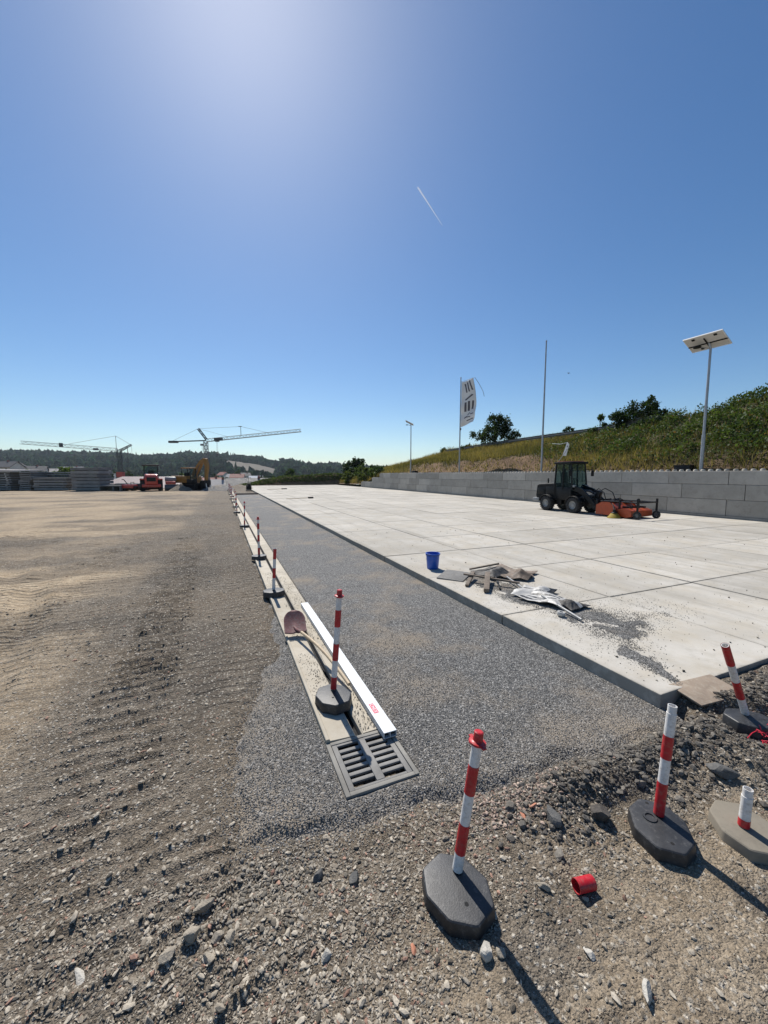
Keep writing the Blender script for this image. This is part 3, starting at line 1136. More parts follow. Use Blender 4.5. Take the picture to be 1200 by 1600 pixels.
def hill_z(u, d):
    px = 600 + 600 * u / d
    zr = (742 - np.interp(px, SKY_X, SKY_Y)) / 600 * 1300 - 8
    f = sstep(420, 1300, d)
    z = -14.8 + (zr + 14.8) * f + 9 * (fbm(u * .006, d * .006, 91, 3) - .5) * sstep(450, 700, d)
    return z - 120 * sstep(1400, 3200, d)


def in_field(u, d):
    px = 600 + 600 * u / d
    a = ((px > 352) & (px < 437) & (d > 770 - 1.5 * (px - 352)) & (d < 1085 - 1.0 * (px - 352)))
    b = ((px > 395) & (px < 418) & (d > 640) & (d < 860))
    return a | b


def build_hills():
    ds = np.array([260, 330, 400, 460, 520, 580, 640, 700, 760, 820, 880, 940, 1000, 1060, 1120, 1180, 1240, 1300, 1380, 1500, 1800, 2400, 3200, 4500.])
    rs = np.linspace(-2.6, 1.5, 160)
    R, D_ = np.meshgrid(rs, ds)
    Uu = R * D_
    Z = hill_z(Uu, D_) - 3 * (D_ < 300)
    xy = Uu[..., None] * RGT + D_[..., None] * FWD
    V = np.concatenate([xy, Z[..., None]], -1).reshape(-1, 3)
    tag(link('hills', np_mesh('hills', V, grid_faces(len(rs), len(ds)), smooth=True), 'hill'), kind='structure', label='wooded hills across the valley')
    # stubble field
    for nm, quad, lab in (('field', ((353, 800), (438, 700), (430, 1000), (356, 1080)), 'tan stubble field high on the wooded hillside'),
                     ('field', ((396, 650), (414, 650), (416, 850), (400, 850)), 'narrow tan meadow strip below the hillside field')):
        K = 14
        vs = []
        for i in range(K):
            for j in range(K):
                a, b = i / (K - 1), j / (K - 1)
                q = [(1 - a) * (1 - b), a * (1 - b), a * b, (1 - a) * b]
                px = sum(w_ * c[0] for w_, c in zip(q, quad))
                d = sum(w_ * c[1] for w_, c in zip(q, quad))
                u = (px - 600) / 600 * d
                x, y = far(u, d)
                vs.append((x, y, float(hill_z(u, d)) + 2.2))
        tag(link(nm, np_mesh(nm, np.array(vs), grid_faces(K, K), smooth=True), 'field'), kind='structure', label=lab)
    # woods
    r = np.random.default_rng(95)
    n = 5400
    d = 430 + 900 * r.random(n) ** .8
    rt = r.uniform(-1.45, .25, n)
    u = rt * d
    dens = fbm(u * .004, d * .004, 97, 3)
    k = (~in_field(u, d)) & ((d > 720) | (dens > .46)) 
    u, d = u[k], d[k]
    n = len(u)
    xy = u[:, None] * RGT + d[:, None] * FWD
    sc = r.uniform(5.5, 10.5, n) * np.where(d < 700, .8, 1.0)
    P = np.concatenate([xy, (hill_z(u, d) + sc * .75)[:, None]], -1)
    c = np.array([.030, .052, .024]) * r.uniform(.55, 1.5, (n, 1)) * (1 + r.normal(0, .12, (n, 3)))
    S = np.stack([sc, sc, sc * r.uniform(.85, 1.5, n)], -1)
    tm = []
    for q in range(6):
        bm = bmesh.new()
        bmesh.ops.create_icosphere(bm, subdivisions=2, radius=1)
        V = np.array([v.co[:] for v in bm.verts])
        F = np.array([[v.index for v in f.verts] for f in bm.faces])
        bm.free()
        V = V * (1 + .28 * np.random.default_rng(q).normal(size=(len(V), 1)))
        if q == 5:
            V[:, :2] *= (1.05 - V[:, 2:3]) * .45
            V[:, 2] *= 1.25
        tm.append((V, F))
    o = scatter('hillside_woods', tm, P, S, np.clip(c, .006, 1), 'stone', tilt=.1, seed=96)
    o.data.materials.clear()
    o.data.materials.append(M['woods'])
    tag(o, 'dark green woods covering the hills across the valley', 'woods', kind='stuff')


build_hills()


# ---- single trees and bushes
def make_tree(name, label, loc, h, crown, nleaf, leaf, cols, trunk=.16, seed=1, cat='tree', group=None, clumps=40, droop=0.0, lean=(0, 0)):
    """crown: list of (dx,dy,dz,rx,ry,rz) lobes, heights in metres above the foot"""
    r = np.random.default_rng(seed)
    root = empty(name, loc)
    tag(root, label, cat, group)
    tb = MB()
    top = (lean[0], lean[1], h * .62)
    mid = (lean[0] * .4, lean[1] * .4, h * .3)
    tb.cyl((0, 0, -.4), mid, trunk, trunk * .75, 8)
    tb.cyl(mid, top, trunk * .75, trunk * .35, 8)
    cen, rad = [], []
    for k in range(clumps):
        L = crown[r.integers(0, len(crown))]
        v = r.normal(size=3)
        v /= np.linalg.norm(v)
        v *= r.random() ** .4
        cen.append((L[0] + v[0] * L[3], L[1] + v[1] * L[4], L[2] + v[2] * L[5]))
        rad.append(r.uniform(.16, .34) * (L[3] + L[5]) / 2)
    for k in range(0, clumps, 2):
        c = cen[k]
        f = min(.95, max(.25, c[2] / h * .8))
        st = (top[0] * f, top[1] * f, h * .62 * f)
        md = ((st[0] + c[0]) / 2, (st[1] + c[1]) / 2, (st[2] + c[2]) / 2 + .08 * h)
        tb.cyl(st, md, trunk * .3, trunk * .2, 5)
        tb.cyl(md, c, trunk * .2, trunk * .06, 5)
    tb.build('trunk', 'bark', root)
    cen, rad = np.array(cen), np.array(rad)
    w_ = rad ** 2
    ix = r.choice(clumps, nleaf, p=w_ / w_.sum())
    off = r.normal(size=(nleaf, 3)) * rad[ix][:, None] * .55
    P = cen[ix] + off
    P[:, 2] -= droop * (np.hypot(off[:, 0], off[:, 1]) / rad[ix]) * rad[ix]
    P[:, 2] = np.maximum(P[:, 2], .05)
    v = r.random((clumps, 1))[ix]
    c = np.array(cols[0]) * (1 - v) + np.array(cols[1]) * v
    c = c * r.uniform(.6, 1.45, (nleaf, 1))
    leaf_mesh('crown', P, r.uniform(.7, 1.3, nleaf) * leaf, c, seed=seed + 1, parent=root)
    return root


DG = ((.018, .034, .013), (.045, .072, .022))
MG = ((.035, .06, .018), (.085, .12, .035))


def bz(t, s):
    return float(bank_h(np.array(t), np.array(s)))


make_tree('crest_tree', 'loose dark tree on the bank crest just right of the white flag', (31.0, 38.6, bz(31, 38.6) - .2), 4.4,
          [(0, 0, 2.6, 1.8, 1.8, 1.5), (-1.1, 1.2, 1.5, 1.4, 1.4, 1.0), (1.2, -1.1, 2.2, 1.3, 1.3, 1.4), (.2, 0, 4.0, .9, .9, .8)], 6000, .22, DG, .14, 301, clumps=60, droop=.5)
make_tree('crest_bush', 'big dark rounded bush on the bank crest above the loader', (30.6, 21.0, bz(30.6, 21) - .3), 3.1,
          [(0, 0, 1.5, 1.4, 1.4, 1.1), (.5, -.9, 1.9, .9, .9, .8), (-.5, 1.0, 1.2, .9, .9, .8), (.3, -1.7, .9, .8, .9, .7)], 6000, .17, DG, .1, 302, cat='bush', clumps=55)
make_tree('crest_bush', 'small dark bush behind the guard rail above the leaning banner pole', (32.2, 28.6, bz(31, 28.6) - .1), 1.5,
          [(0, 0, .7, .7, .7, .6)], 1500, .15, DG, .05, 303, cat='bush', clumps=22)
make_tree('crest_sapling', 'thin pale green sapling on the bank crest left of the big dark bush', (30.4, 24.0, bz(30.4, 24) - .2), 2.2,
          [(0, 0, 1.6, .25, .25, .6), (.1, -.5, .7, .6, .6, .5), (0, .7, .6, .6, .6, .4)], 1500, .14, MG, .04, 304, cat='sapling', clumps=26)
make_tree('crest_bush', 'small dark bush on the crest just left of the flagpole with flag', (31.2, 51.0, bz(31, 51) - .2), 1.6,
          [(0, 0, .8, .8, .8, .6)], 1300, .2, DG, .05, 305, cat='bush', clumps=18)
make_tree('crest_bush', 'low bush on the crest directly behind the flagpole with flag', (31.2, 45.0, bz(31, 45) - .2), 1.4,
          [(0, 0, .7, 1.0, 1.0, .45)], 1300, .18, DG, .05, 306, cat='bush', clumps=18)
make_tree('broadleaf_tree', 'dense dark green tree behind the far end of the yard, beside the wall end', (*far(-6.6, 88), -1.0), 6.2,
          [(0, 0, 4.1, 2.4, 2.4, 2.2), (.6, 0, 5.9, 1.5, 1.5, 1.2), (-1.5, 0, 3.0, 1.4, 1.4, 1.6)], 7000, .42, DG, .2, 307, clumps=60)
make_tree('broadleaf_tree', 'slender lighter green shrub tree at the far end of the block wall', (*far(-2.3, 78), .2), 4.2,
          [(0, 0, 2.2, 1.0, 1.0, 1.3), (.2, 0, 3.2, .7, .7, .8), (1.6, 0, 1.5, 1.2, 1.0, 1.0), (-1.3, 0, 1.1, 1.0, 1.0, .9)], 4500, .33, MG, .1, 308, clumps=55)
make_tree('broadleaf_tree', 'round dark tree left of the soil bank beyond the yard', (*far(-26.5, 112), -5.6), 10.5,
          [(0, 0, 6.5, 2.7, 2.7, 2.7), (1.2, 0, 5.0, 2.2, 2.2, 2.0), (-.6, 0, 8.0, 1.5, 1.5, 1.3)], 6000, .5, DG, .25, 309, clumps=60)
make_tree('broadleaf_tree', 'pale green small tree behind the middle of the soil bank', (*far(-23.5, 125), -5.5), 8.6,
          [(0, 0, 5.4, 2.2, 2.2, 2.0), (2.4, 0, 4.5, 1.8, 1.8, 1.5)], 3500, .5, MG, .2, 310, clumps=40)
make_tree('broadleaf_tree', 'dark conifer shaped tree left of the dense dark tree behind the yard', (*far(-15.5, 118), -5.5), 9.0,
          [(0, 0, 3.8, 2.4, 2.4, 2.2), (0, 0, 6.6, 1.2, 1.2, 1.6), (4.2, 0, 4.2, 2.0, 2.0, 1.8)], 5000, .5, DG, .2, 311, clumps=60)
make_tree('broadleaf_tree', 'bright green bush behind the concrete slab stacks on the left', (*far(-62.5, 74), -3.2), 7.4,
          [(0, 0, 4.4, 3.2, 2.2, 1.6), (1.5, 0, 5.4, 1.6, 1.6, 1.2)], 4500, .42, ((.06, .09, .02), (.13, .18, .05)), .12, 312, cat='bush', clumps=50)

for k, (t_, s_, h_, lab) in enumerate(((22.6, 57.0, 2.2, 'green shrub spilling over the stepped end of the wall'), (22.3, 61.5, 2.6, 'shrub on the bank just beyond the wall end'),
                                       (23.5, 66.0, 2.8, 'taller green shrub beyond the wall end, second from it'), (22.0, 70.5, 2.5, 'low green shrub at the far corner of the yard'))):
    make_tree('bank_shrub', lab, (t_, s_, bz(t_, s_) - .3), h_, [(0, 0, h_ * .5, 1.2, 1.4, h_ * .4), (.4, -.8, h_ * .35, 1.0, 1.2, h_ * .3), (.2, .5, h_ * .75, .6, .7, h_ * .3)],
              2600, .24, MG if k % 2 == 0 else ((.05, .07, .02), (.11, .13, .04)), .06, 330 + k, cat='shrub', clumps=40)


# ================================================================== OBJECTS
def gz(x, y):
    return float(ground_h(np.array(x), np.array(y)))


# ---- marker posts in weighted bases
def octagon(a, b, ca=.45, cb=.42):
    return [(-a, -b * cb), (-a * ca, -b), (a * ca, -b), (a, -b * cb), (a, b * cb), (a * ca, b), (-a * ca, b), (-a, b * cb)]


def base_mesh(a, b, h, bev=.018):
    bm = bmesh.new()
    lo = [bm.verts.new((x, y, 0)) for x, y in octagon(a, b)]
    hi = [bm.verts.new((x * .97, y * .97, h)) for x, y in octagon(a, b)]
    bm.faces.new(lo[::-1])
    top = bm.faces.new(hi)
    for i in range(8):
        bm.faces.new((lo[i], lo[(i + 1) % 8], hi[(i + 1) % 8], hi[i]))
    bm.edges.ensure_lookup_table()
    up_edges = [e for e in bm.edges if abs(e.verts[0].co.z - e.verts[1].co.z) > h * .5]
    bmesh.ops.bevel(bm, geom=up_edges, offset=.012, segments=2, profile=.5, affect='EDGES')
    rim_edges = [e for e in bm.edges if all(v.co.z > h - 1e-4 for v in e.verts) and any(abs(f.normal.z) < .6 for f in e.link_faces)]
    bmesh.ops.bevel(bm, geom=rim_edges, offset=bev, segments=3, profile=.55, affect='EDGES')
    for f in bm.faces:
        f.smooth = True
    me = bpy.data.meshes.new('base')
    bm.to_mesh(me)
    bm.free()
    me.set_sharp_from_angle(angle=math.radians(32))
    return me


BASE_BIG = base_mesh(.150, .178, .085, .014)


def marker_post(label, loc, rz, foot, top, bands, cap=True, base_mat='rubber', group=None, hole=(-.03, -.1), ring=False, tilt=(0, 0)):
    """foot/top: post axis relative to the base; bands: red stretches as fractions of the post"""
    root = empty('marker_post', loc)
    tag(root, label, 'marker post', group)
    me = BASE_BIG.copy()
    base = link('base', me, base_mat, root)
    base.rotation_euler = (tilt[0], tilt[1], rz)
    MB().lathe([(.0, .0858), (.010, .0858)], 12, (hole[0], hole[1], 0)).build('hole', 'hole', base)
    if ring:
        MB().lathe([(.022, .080), (.024, .091), (.036, .091), (.038, .080)], 20, (-.045, .03, 0)).build('moulded_ring', 'rubber', base)
        MB().lathe([(.0, .0858), (.010, .0858)], 12, (.02, -.12, 0)).build('hole', 'hole', base)
    f, t = Vector(foot), Vector(top)
    r = .0265
    pm = MB()
    if cap:
        pm.cyl(f, t, r, r * .97, 20)
    else:
        ax = (t - f).normalized()
        nk = t - ax * .045
        pm.cyl(f, nk, r, r * .97, 20, cap=False)
        q = ax.to_track_quat('Z', 'Y').to_matrix().to_4x4()
        q.translation = nk
        k = len(pm.v)
        pm.lathe([(r * .97, 0), (r * .88, .001), (r * .88, .045), (r * .76, .045), (r * .74, -.06), (0, -.06)], 20)
        pm.v[k:] = [tuple(q @ Vector(p)) for p in pm.v[k:]]
    post = pm.build('post', 'white_plastic', root)
    for a, b in bands:
        MB().cyl(f.lerp(t, a), f.lerp(t, b), r + .0012, r * .985 + .0012, 20, cap=False).build('red_band', 'red_plastic', root)
    if cap:
        ax = (t - f).normalized()
        q = ax.to_track_quat('Z', 'Y').to_matrix().to_4x4()
        q.translation = t
        c = MB().lathe([(r + .004, -.016), (r + .018, -.006), (r + .017, .002), (r + .004, .004), (r - .001, .008), (r - .003, .05), (r - .008, .054), (0, .054)], 20)
        c.v = [tuple(q @ Vector(p)) for p in c.v]
        co = c.build('cap', 'red_plastic', root)
        for sgn in (-1, 1):
            MB().box(tuple(q @ Vector((sgn * (r + .024), 0, -.002))), (.022, .02, .006)).build('lug', 'red_plastic', co)
    return root


def seg(n, first_red=True):
    """n equal stretches from the top down, every other one red"""
    out = []
    for k in range(n):
        if (k % 2 == 0) == first_red:
            out.append((1 - (k + 1) / n, 1 - k / n))
    return out


GP = 'red and white marker posts around the drain works'
# near group
marker_post('red and white post with red cap on black base, nearest the camera', (.99, 1.43, gz(.99, 1.43) - .012), math.radians(18), (.045, .065, .09), (.15, .065, .755),
            [(.135, .365), (.60, .82)], group=GP, hole=(-.03, -.08))
marker_post('capless white topped post on oblong black base, right of the red capped post', (2.265, 1.26, gz(2.265, 1.26) - .01), math.radians(-42), (.055, .045, .09), (.11, .045, .755),
            [(0, .30), (.52, .73)], cap=False, group=GP, ring=True, hole=(-.03, .14))
marker_post('short broken white stub on a dusty tan base at the right edge', (2.72, 1.07, gz(2.72, 1.07) - .02), math.radians(-38), (-.02, .0, .09), (-.01, .0, .315),
            [(0, .2)], cap=False, base_mat='base_con', group=GP, hole=(.05, -.12))
marker_post('tilted red topped post on a black base by the corner of the slabs', (3.86, 1.55, .042), math.radians(70), (.03, .05, .09), (-.33, .06, .73),
            [(.24, .49), (.73, 1.0)], cap=False, group=GP, hole=(-.02, -.09), tilt=(.06, .05))
# the post standing on the channel beside the board
marker_post('red capped marker post on the channel beside the shovel handle', (.85, 3.20, .036), math.radians(12), (.02, .07, .095), (.085, .07, .96),
            [(0, .13), (.31, .49), (.67, .85)], group=GP, hole=(-.03, -.05))
row = [(.74, 6.62), (.76, 9.7), (.74, 15.9), (.66, 21.9), (.72, 25.9), (.74, 30.6), (.68, 34.6), (.78, 38.4), (.72, 42.5), (.74, 46.5), (.76, 50.5), (.70, 54.5)]
names = ['first', 'second', 'third', 'fourth', 'fifth', 'sixth', 'seventh', 'eighth', 'ninth', 'tenth', 'eleventh', 'farthest']
for k, (x, y) in enumerate(row):
    lab = 'red and white marker post on the channel, %s in the row beyond the shovel' % names[k]
    hgt = [.80, .98, .96, .94, .97, .93, .96, .92, .97, .95, .93, .96][k]
    lx = [.04, .0, .02, -.02, .03, .05, -.03, .02, .0, .02, -.01, .03][k]
    if k == 0:
        marker_post(lab, (x, y, .04), math.radians(90), (0, .02, .095), (lx, .02, hgt), [(.28, .52), (.74, .985)], cap=False, group=GP)
    else:
        marker_post(lab, (x, y, .04), math.radians(90 + random.uniform(-12, 12)), (0, 0, .095), (lx, random.uniform(-.03, .03), hgt),
                    [(0, .2), (.38, .56), (.72, .88)], cap=True, group=GP)


# ---- aluminium levelling board
root = empty('levelling_board', (1.125, 4.23, .036), rz=math.radians(.4))
tag(root, 'long bright aluminium levelling board lying on the right edge of the channel', 'levelling board')
b = MB()
L, wd, hh_ = 3.3, .108, .05
for lo, hi in (((-wd / 2, -L / 2, hh_ - .006), (wd / 2, L / 2, hh_)), ((-wd / 2, -L / 2, 0), (wd / 2, L / 2, .006)),
               ((-wd / 2, -L / 2, .0061), (-wd / 2 + .005, L / 2, hh_ - .0061)), ((wd / 2 - .005, -L / 2, .0061), (wd / 2, L / 2, hh_ - .0061)), ((-.003, -L / 2, .0061), (.003, L / 2, hh_ - .0061))):
    b.b2(lo, hi)
b.build('profile', 'alu', root, smooth=False)
MB().b2((-wd / 2 + .006, -L / 2 + .03, .007), (wd / 2 - .006, -L / 2 + .034, hh_ - .007)).build('hollow_shade', 'hole', root)  # dark plate painted for the shade inside the hollow end
lg = MB().b2((-.030, -1.39, hh_ + .0006), (.012, -1.25, hh_ + .001)).build('printed_logo', 'print_red', root)


def strokes(chars, h, wch, gap):
    """plain block letters from strokes: list of ((x0,y0),(x1,y1))"""
    font = {'C': [((1, 1), (0, 1)), ((0, 1), (0, 0)), ((0, 0), (1, 0))], 'M': [((0, 0), (0, 1)), ((0, 1), (.5, .4)), ((.5, .4), (1, 1)), ((1, 1), (1, 0))],
            'E': [((0, 0), (0, 1)), ((0, 1), (1, 1)), ((0, .5), (.8, .5)), ((0, 0), (1, 0))], 'X': [((0, 0), (1, 1)), ((0, 1), (1, 0))],
            'T': [((0, 1), (1, 1)), ((.5, 0), (.5, 1))]}
    out = []
    x = 0
    for ch in chars:
        for (a, b_) in font[ch]:
            out.append(((x + a[0] * wch, a[1] * h), (x + b_[0] * wch, b_[1] * h)))
        x += wch + gap
    return out


lt = MB()
for (a, c) in strokes('CMEX', .024, .021, .010):
    p0 = Vector((-.021 + a[1], -1.263 - a[0], hh_ + .0014))
    p1 = Vector((-.021 + c[1], -1.263 - c[0], hh_ + .0014))
    dvec = p1 - p0
    lt.box(tuple((p0 + p1) / 2), (dvec.length + .002, .0045, .0006), rot=(0, 0, math.atan2(dvec.y, dvec.x)))
lt.build('logo_letters', 'print_white', lg, smooth=False)


# ---- shovel
def build_shovel():
    root = empty('shovel', (.80, 4.72, .05))
    tag(root, 'shovel with faded red blade and wooden handle lying across the channel', 'shovel')
    nu, nv = 17, 15
    vs = []
    for j in range(nv):
        v = j / (nv - 1)
        half = .135 * (1 if v < .55 else math.sqrt(max(0.0, 1 - ((v - .55) / .46) ** 2)))
        half = max(half, .012)
        for i in range(nu):
            u = i / (nu - 1) * 2 - 1
            dish = .030 * (u * half / .135) ** 2 - .022 * math.sin(v * math.pi)
            crease = .018 * math.exp(-(u / .16) ** 2) * max(0, 1 - v / .55)
            vs.append((u * half, v * .36, dish + crease))
    fs = [tuple(q) for q in grid_faces(nu, nv)]
    me = bpy.data.meshes.new('blade')
    me.from_pydata(vs, [], fs)
    me.polygons.foreach_set('use_smooth', [True] * len(me.polygons))
    bl = link('blade', me, 'shovel', root)
    md = bl.modifiers.new('s', 'SOLIDIFY')
    md.thickness = .004
    bl.rotation_euler = (math.radians(34), 0, math.radians(-5))
    bl.location = (-.02, .0, .045)
    for sg in (-1, 1):
        MB().cyl((sg * .132, .004, .03), (sg * .03, -.002, .012), .006, .007, 8).build('shoulder_fold', 'shovel', bl)
    so = MB().tube([(-.02, .11, .085), (0, .02, .082), (.03, -.1, .098)], .019, 14)
    so.build('socket', 'shovel', root)
    h = MB()
    pts = []
    for k in range(13):
        a = k / 12
        x = .022 + .225 * a + .02 * math.sin(a * 3.1)
        y = -.06 - 1.3 * a
        z = .094 - .062 * a + .035 * math.sin(a * math.pi)
        pts.append((x, y, z))
    for k in range(12):
        h.cyl(pts[k], pts[k + 1], .0175, .0175, 14, cap=(k in (0, 11)))
    h.build('handle', 'ash', root)


build_shovel()

# ---- blue bucket
root = empty('bucket', (3.98, 6.86, SLAB_Z))
tag(root, 'blue plastic bucket standing near the slab edge', 'bucket')
MB().lathe([(0, .004), (.112, .004), (.115, 0), (.118, .004), (.140, .30), (.152, .302), (.154, .322), (.149, .326), (.136, .324), (.112, .02), (0, .018)], 32).build('body', 'blue', root)
h = MB()
pts = [(.152 * math.cos(a), .02 * 1 - .0, .30 - .0) for a in (0,)]
arc = [(.156 * math.cos(a), -.156 * math.sin(a) * .95, .312 - .03 * math.sin(a)) for a in np.linspace(0, math.pi, 15)]
h.tube(arc, .003, 6).build('handle', 'grey_metal', root)
for sg in (-1, 1):
    MB().box((sg * .152, 0, .305), (.014, .035, .04), bev=.003).build('handle_lug', 'blue', root)


# ---- heap of tools and sacks on the slab
def sheet(name, mat, parent, cx, cy, w_, l_, rz, hgt, seed, res=34, sharp=2.2, thick=.004, stripes=None, z0=SLAB_Z, soft=False):
    """crumpled cloth: ridged folds that touch down at the rim"""
    u = np.linspace(-1, 1, res)
    gu, gv = np.meshgrid(u, u)
    rr = np.random.default_rng(seed)
    f = np.zeros_like(gu)
    for k in range(5):
        a = rr.uniform(0, math.pi)
        ph = rr.uniform(0, 6)
        fr = rr.uniform(.7, 2.0)
        q = gu * math.cos(a) + gv * math.sin(a) + .25 * np.sin(2.3 * (gv * math.cos(a) - gu * math.sin(a)) + ph)
        f += ((.5 + .5 * np.sin(2 * q * fr + ph)) ** 1.5 if soft else (1 - np.abs(np.sin(q * fr + ph))) ** sharp) * rr.uniform(.4, 1)
    f /= 2.2
    rim = np.clip(1.25 - np.maximum(np.abs(gu), np.abs(gv)) ** 2.2, 0, 1)
    out = 1 + .16 * (fbm(np.arctan2(gv, gu) * 1.6 + 9, gu * 0 + seed, seed, 3) - .5) * 2
    x, y = gu * w_ / 2 * out, gv * l_ / 2 * out
    x = x + .06 * w_ * (fbm(gu * 2 + 5, gv * 2 + 5, seed + 1) - .5)
    z = .008 + hgt * f * (.35 + .65 * rim) + .012 * fbm(gu * 6 + 9, gv * 6 + 9, seed + 2)
    c, s_ = math.cos(rz), math.sin(rz)
    V = np.stack([cx + x * c - y * s_, cy + x * s_ + y * c, z0 + z], -1).reshape(-1, 3)
    if parent is not None:
        V = V - np.array(parent.location)
    F = grid_faces(res, res)
    me = np_mesh(name, V, F, smooth=True)
    mats = [mat] if stripes is None else [mat, stripes[0]]
    for m_ in mats:
        me.materials.append(M[m_])
    if stripes is not None:
        fu = (gu[:-1, :-1] + .08 * gv[:-1, :-1]).reshape(-1)
        me.polygons.foreach_set('material_index', stripes[1](fu, gv[:-1, :-1].reshape(-1)).astype(np.int32))
    o = link(name, me, None, parent)
    md = o.modifiers.new('s', 'SOLIDIFY')
    md.thickness = thick
    md2 = o.modifiers.new('d', 'SUBSURF')
    md2.levels = md2.render_levels = 1
    return o


o = MB().box((0, 0, 0), (.62, .50, .022), bev=.004).build('grey_panel', 'grey_board')
o.location = (4.03, 6.12, SLAB_Z + .022)
o.rotation_euler = (.02, -.03, math.radians(40))
tag(o, 'flat dark grey board lying beside the tool heap near the bucket', 'board')
tag(sheet('tarpaulin', 'tarp', None, 5.12, 5.80, .80, .80, .6, .20, 4, sharp=1.6), 'crumpled brown tarpaulin at the back of the tool heap', 'tarpaulin')
tag(sheet('sacking', 'dark_cloth', None, 4.74, 5.92, .58, .58, .2, .16, 11, soft=True, res=44), 'dark crumpled sacking under the wooden sticks in the tool heap', 'sacking')


def stick(name, label, p0, p1, w_, h_, mat, cat, round_=False, roll=0.0):
    p0, p1 = Vector(p0), Vector(p1)
    b = MB()
    L_ = (p1 - p0).length
    if round_:
        b.cyl((0, 0, 0), (L_, 0, 0), w_ / 2, w_ / 2, 12)
    else:
        b.box((L_ / 2, 0, 0), (L_, w_, h_), bev=.004)
    o = b.build(name, mat)
    o.location = p0
    q = (p1 - p0).to_track_quat('X', 'Z')
    o.rotation_euler = (q.to_matrix() @ Matrix.Rotation(roll, 3, 'X')).to_euler()
    tag(o, label, cat)
    return o


Z = SLAB_Z
stick('wooden_batten', 'long brown batten lying across the top of the tool heap', (4.02, 5.80, Z + .13), (4.62, 5.02, Z + .10), .045, .03, 'brown_wood', 'batten')
stick('wooden_batten', 'short dark batten poking up at the back of the tool heap', (4.5, 6.3, Z + .06), (4.95, 5.95, Z + .21), .06, .03, 'brown_wood', 'batten')
stick('wooden_post', 'thick short timber propped at the front of the tool heap', (3.93, 5.02, Z + .05), (4.42, 5.62, Z + .15), .09, .06, 'brown_wood', 'timber')
stick('wooden_batten', 'thin timber leg at the left end of the tool heap', (3.84, 5.44, Z + .03), (4.28, 5.86, Z + .12), .06, .04, 'brown_wood', 'batten')
stick('iron_bar', 'dark iron bar sticking out under the wooden timbers', (4.24, 5.06, Z + .03), (4.62, 5.65, Z + .07), .03, .03, 'black_metal', 'bar', round_=True)
stick('aluminium_pole', 'pale metal pole behind the white sacks in the tool heap', (4.50, 4.75, Z + .07), (4.72, 5.45, Z + .09), .03, .03, 'light_grey', 'pole', round_=True)
stick('aluminium_pole', 'pale metal pole sticking out from under the striped sack', (4.31, 3.52, Z + .035), (4.45, 4.35, Z + .10), .034, .034, 'light_grey', 'pole', round_=True)
sa = sheet('cement_sack', 'sack_white', None, 4.60, 4.66, .62, .52, .5, .12, 21, soft=True, res=44, stripes=('sack_black', lambda u, v: ((u > .55) & (u < .72)) | ((v < -.75) & (u > -.2))))
tag(sa, 'white empty sack with black stripe at the front of the tool heap', 'sack')
sb_ = sheet('cement_sack', 'sack_white', None, 4.52, 4.33, .50, .66, .25, .14, 27, soft=True, res=44,
            stripes=('sack_black', lambda u, v: (np.abs(((u * 2.3 + .4 * v) % 1) - .5) < .2) & (v > -.5)))
tag(sb_, 'crumpled white sack with several black stripes on the gravel', 'sack')
sc_ = sheet('cement_sack', 'dark_cloth', None, 4.66, 4.02, .44, .40, .1, .09, 33, soft=True, res=44, stripes=('sack_white', lambda u, v: (np.abs(u) < .22)))
tag(sc_, 'dark sack with white band at the right end of the tool heap', 'sack')
o = MB().lathe([(.0, .0), (.048, .0), (.052, .006), (.052, .044), (.048, .05), (.026, .05), (.026, .02), (0, .02)], 22).build('tape_roll', 'sack_white')
o.location = (4.22, 3.78, Z + .02)
o.rotation_euler = (.12, .1, 0)
tag(o, 'small white roll beside the pale pole on the gravel', 'tape roll')

# ---- plywood offcut at the slab corner
o = MB().box((0, 0, 0), (.52, .30, .016), bev=.003).build('plywood_sheet', 'plywood')
o.location = (3.99, 1.93, .135)
o.rotation_euler = (math.radians(5), math.radians(-3), math.radians(-8))
tag(o, 'thin brown plywood sheet leaning on the corner of the slabs', 'plywood')

# ---- squared timber across the far end of the gravel bed
o = MB().b2((1.2, 42.9, -.02), (3.45, 43.15, .16), bev=.01).build('squared_timber', 'brown_wood')
tag(o, 'dark squared timber laid across the far end of the gravel bed', 'timber')


# ---- brooms left on the slabs
def broom(label, p0, p1, head):
    root = empty('broom', (*p0, SLAB_Z))
    tag(root, label, 'broom')
    d = Vector((p1[0] - p0[0], p1[1] - p0[1], 0))
    MB().cyl((0, 0, .03), (d.x, d.y, .10), .022, .022, 8).build('handle', 'ash', root)
    MB().box((d.x, d.y, .1), (head, .2, .12), rot=(0, 0, math.atan2(d.y, d.x) + .3), bev=.02).build('head', 'black_metal', root)


broom('long handled broom with dark head lying on the slabs, nearer one', (4.62, 31.2), (6.6, 31.2), .42)
broom('long handled broom lying on the slabs at the far end of the yard', (5.4, 52.2), (7.6, 52.6), .75)


# ---- vibrating plate compactor at the end of the gravel bed
root = empty('plate_compactor', (3.0, 50.5, .12))
tag(root, 'small dark plate compactor standing at the far end of the gravel bed', 'plate compactor')
MB().box((0, 0, .06), (.75, .9, .1), bev=.03).build('base_plate', 'black_metal', root)
MB().box((0, .05, .42), (.62, .7, .56), bev=.06).build('engine', 'dark_grey', root)
MB().box((0, .05, .78), (.40, .45, .18), bev=.05).build('tank', 'black_metal', root)
MB().tube([(-.2, -.3, .5), (-.2, -.75, 1.25), (.2, -.75, 1.25), (.2, -.3, .5)], .025, 8).build('handle', 'grey_metal', root)
MB().tube([(0, 0, .8), (0, 0, 1.6)], .03, 8).box((0, 0, 1.62), (.6, .1, .05)).build('lifting_bar', 'grey_metal', root)


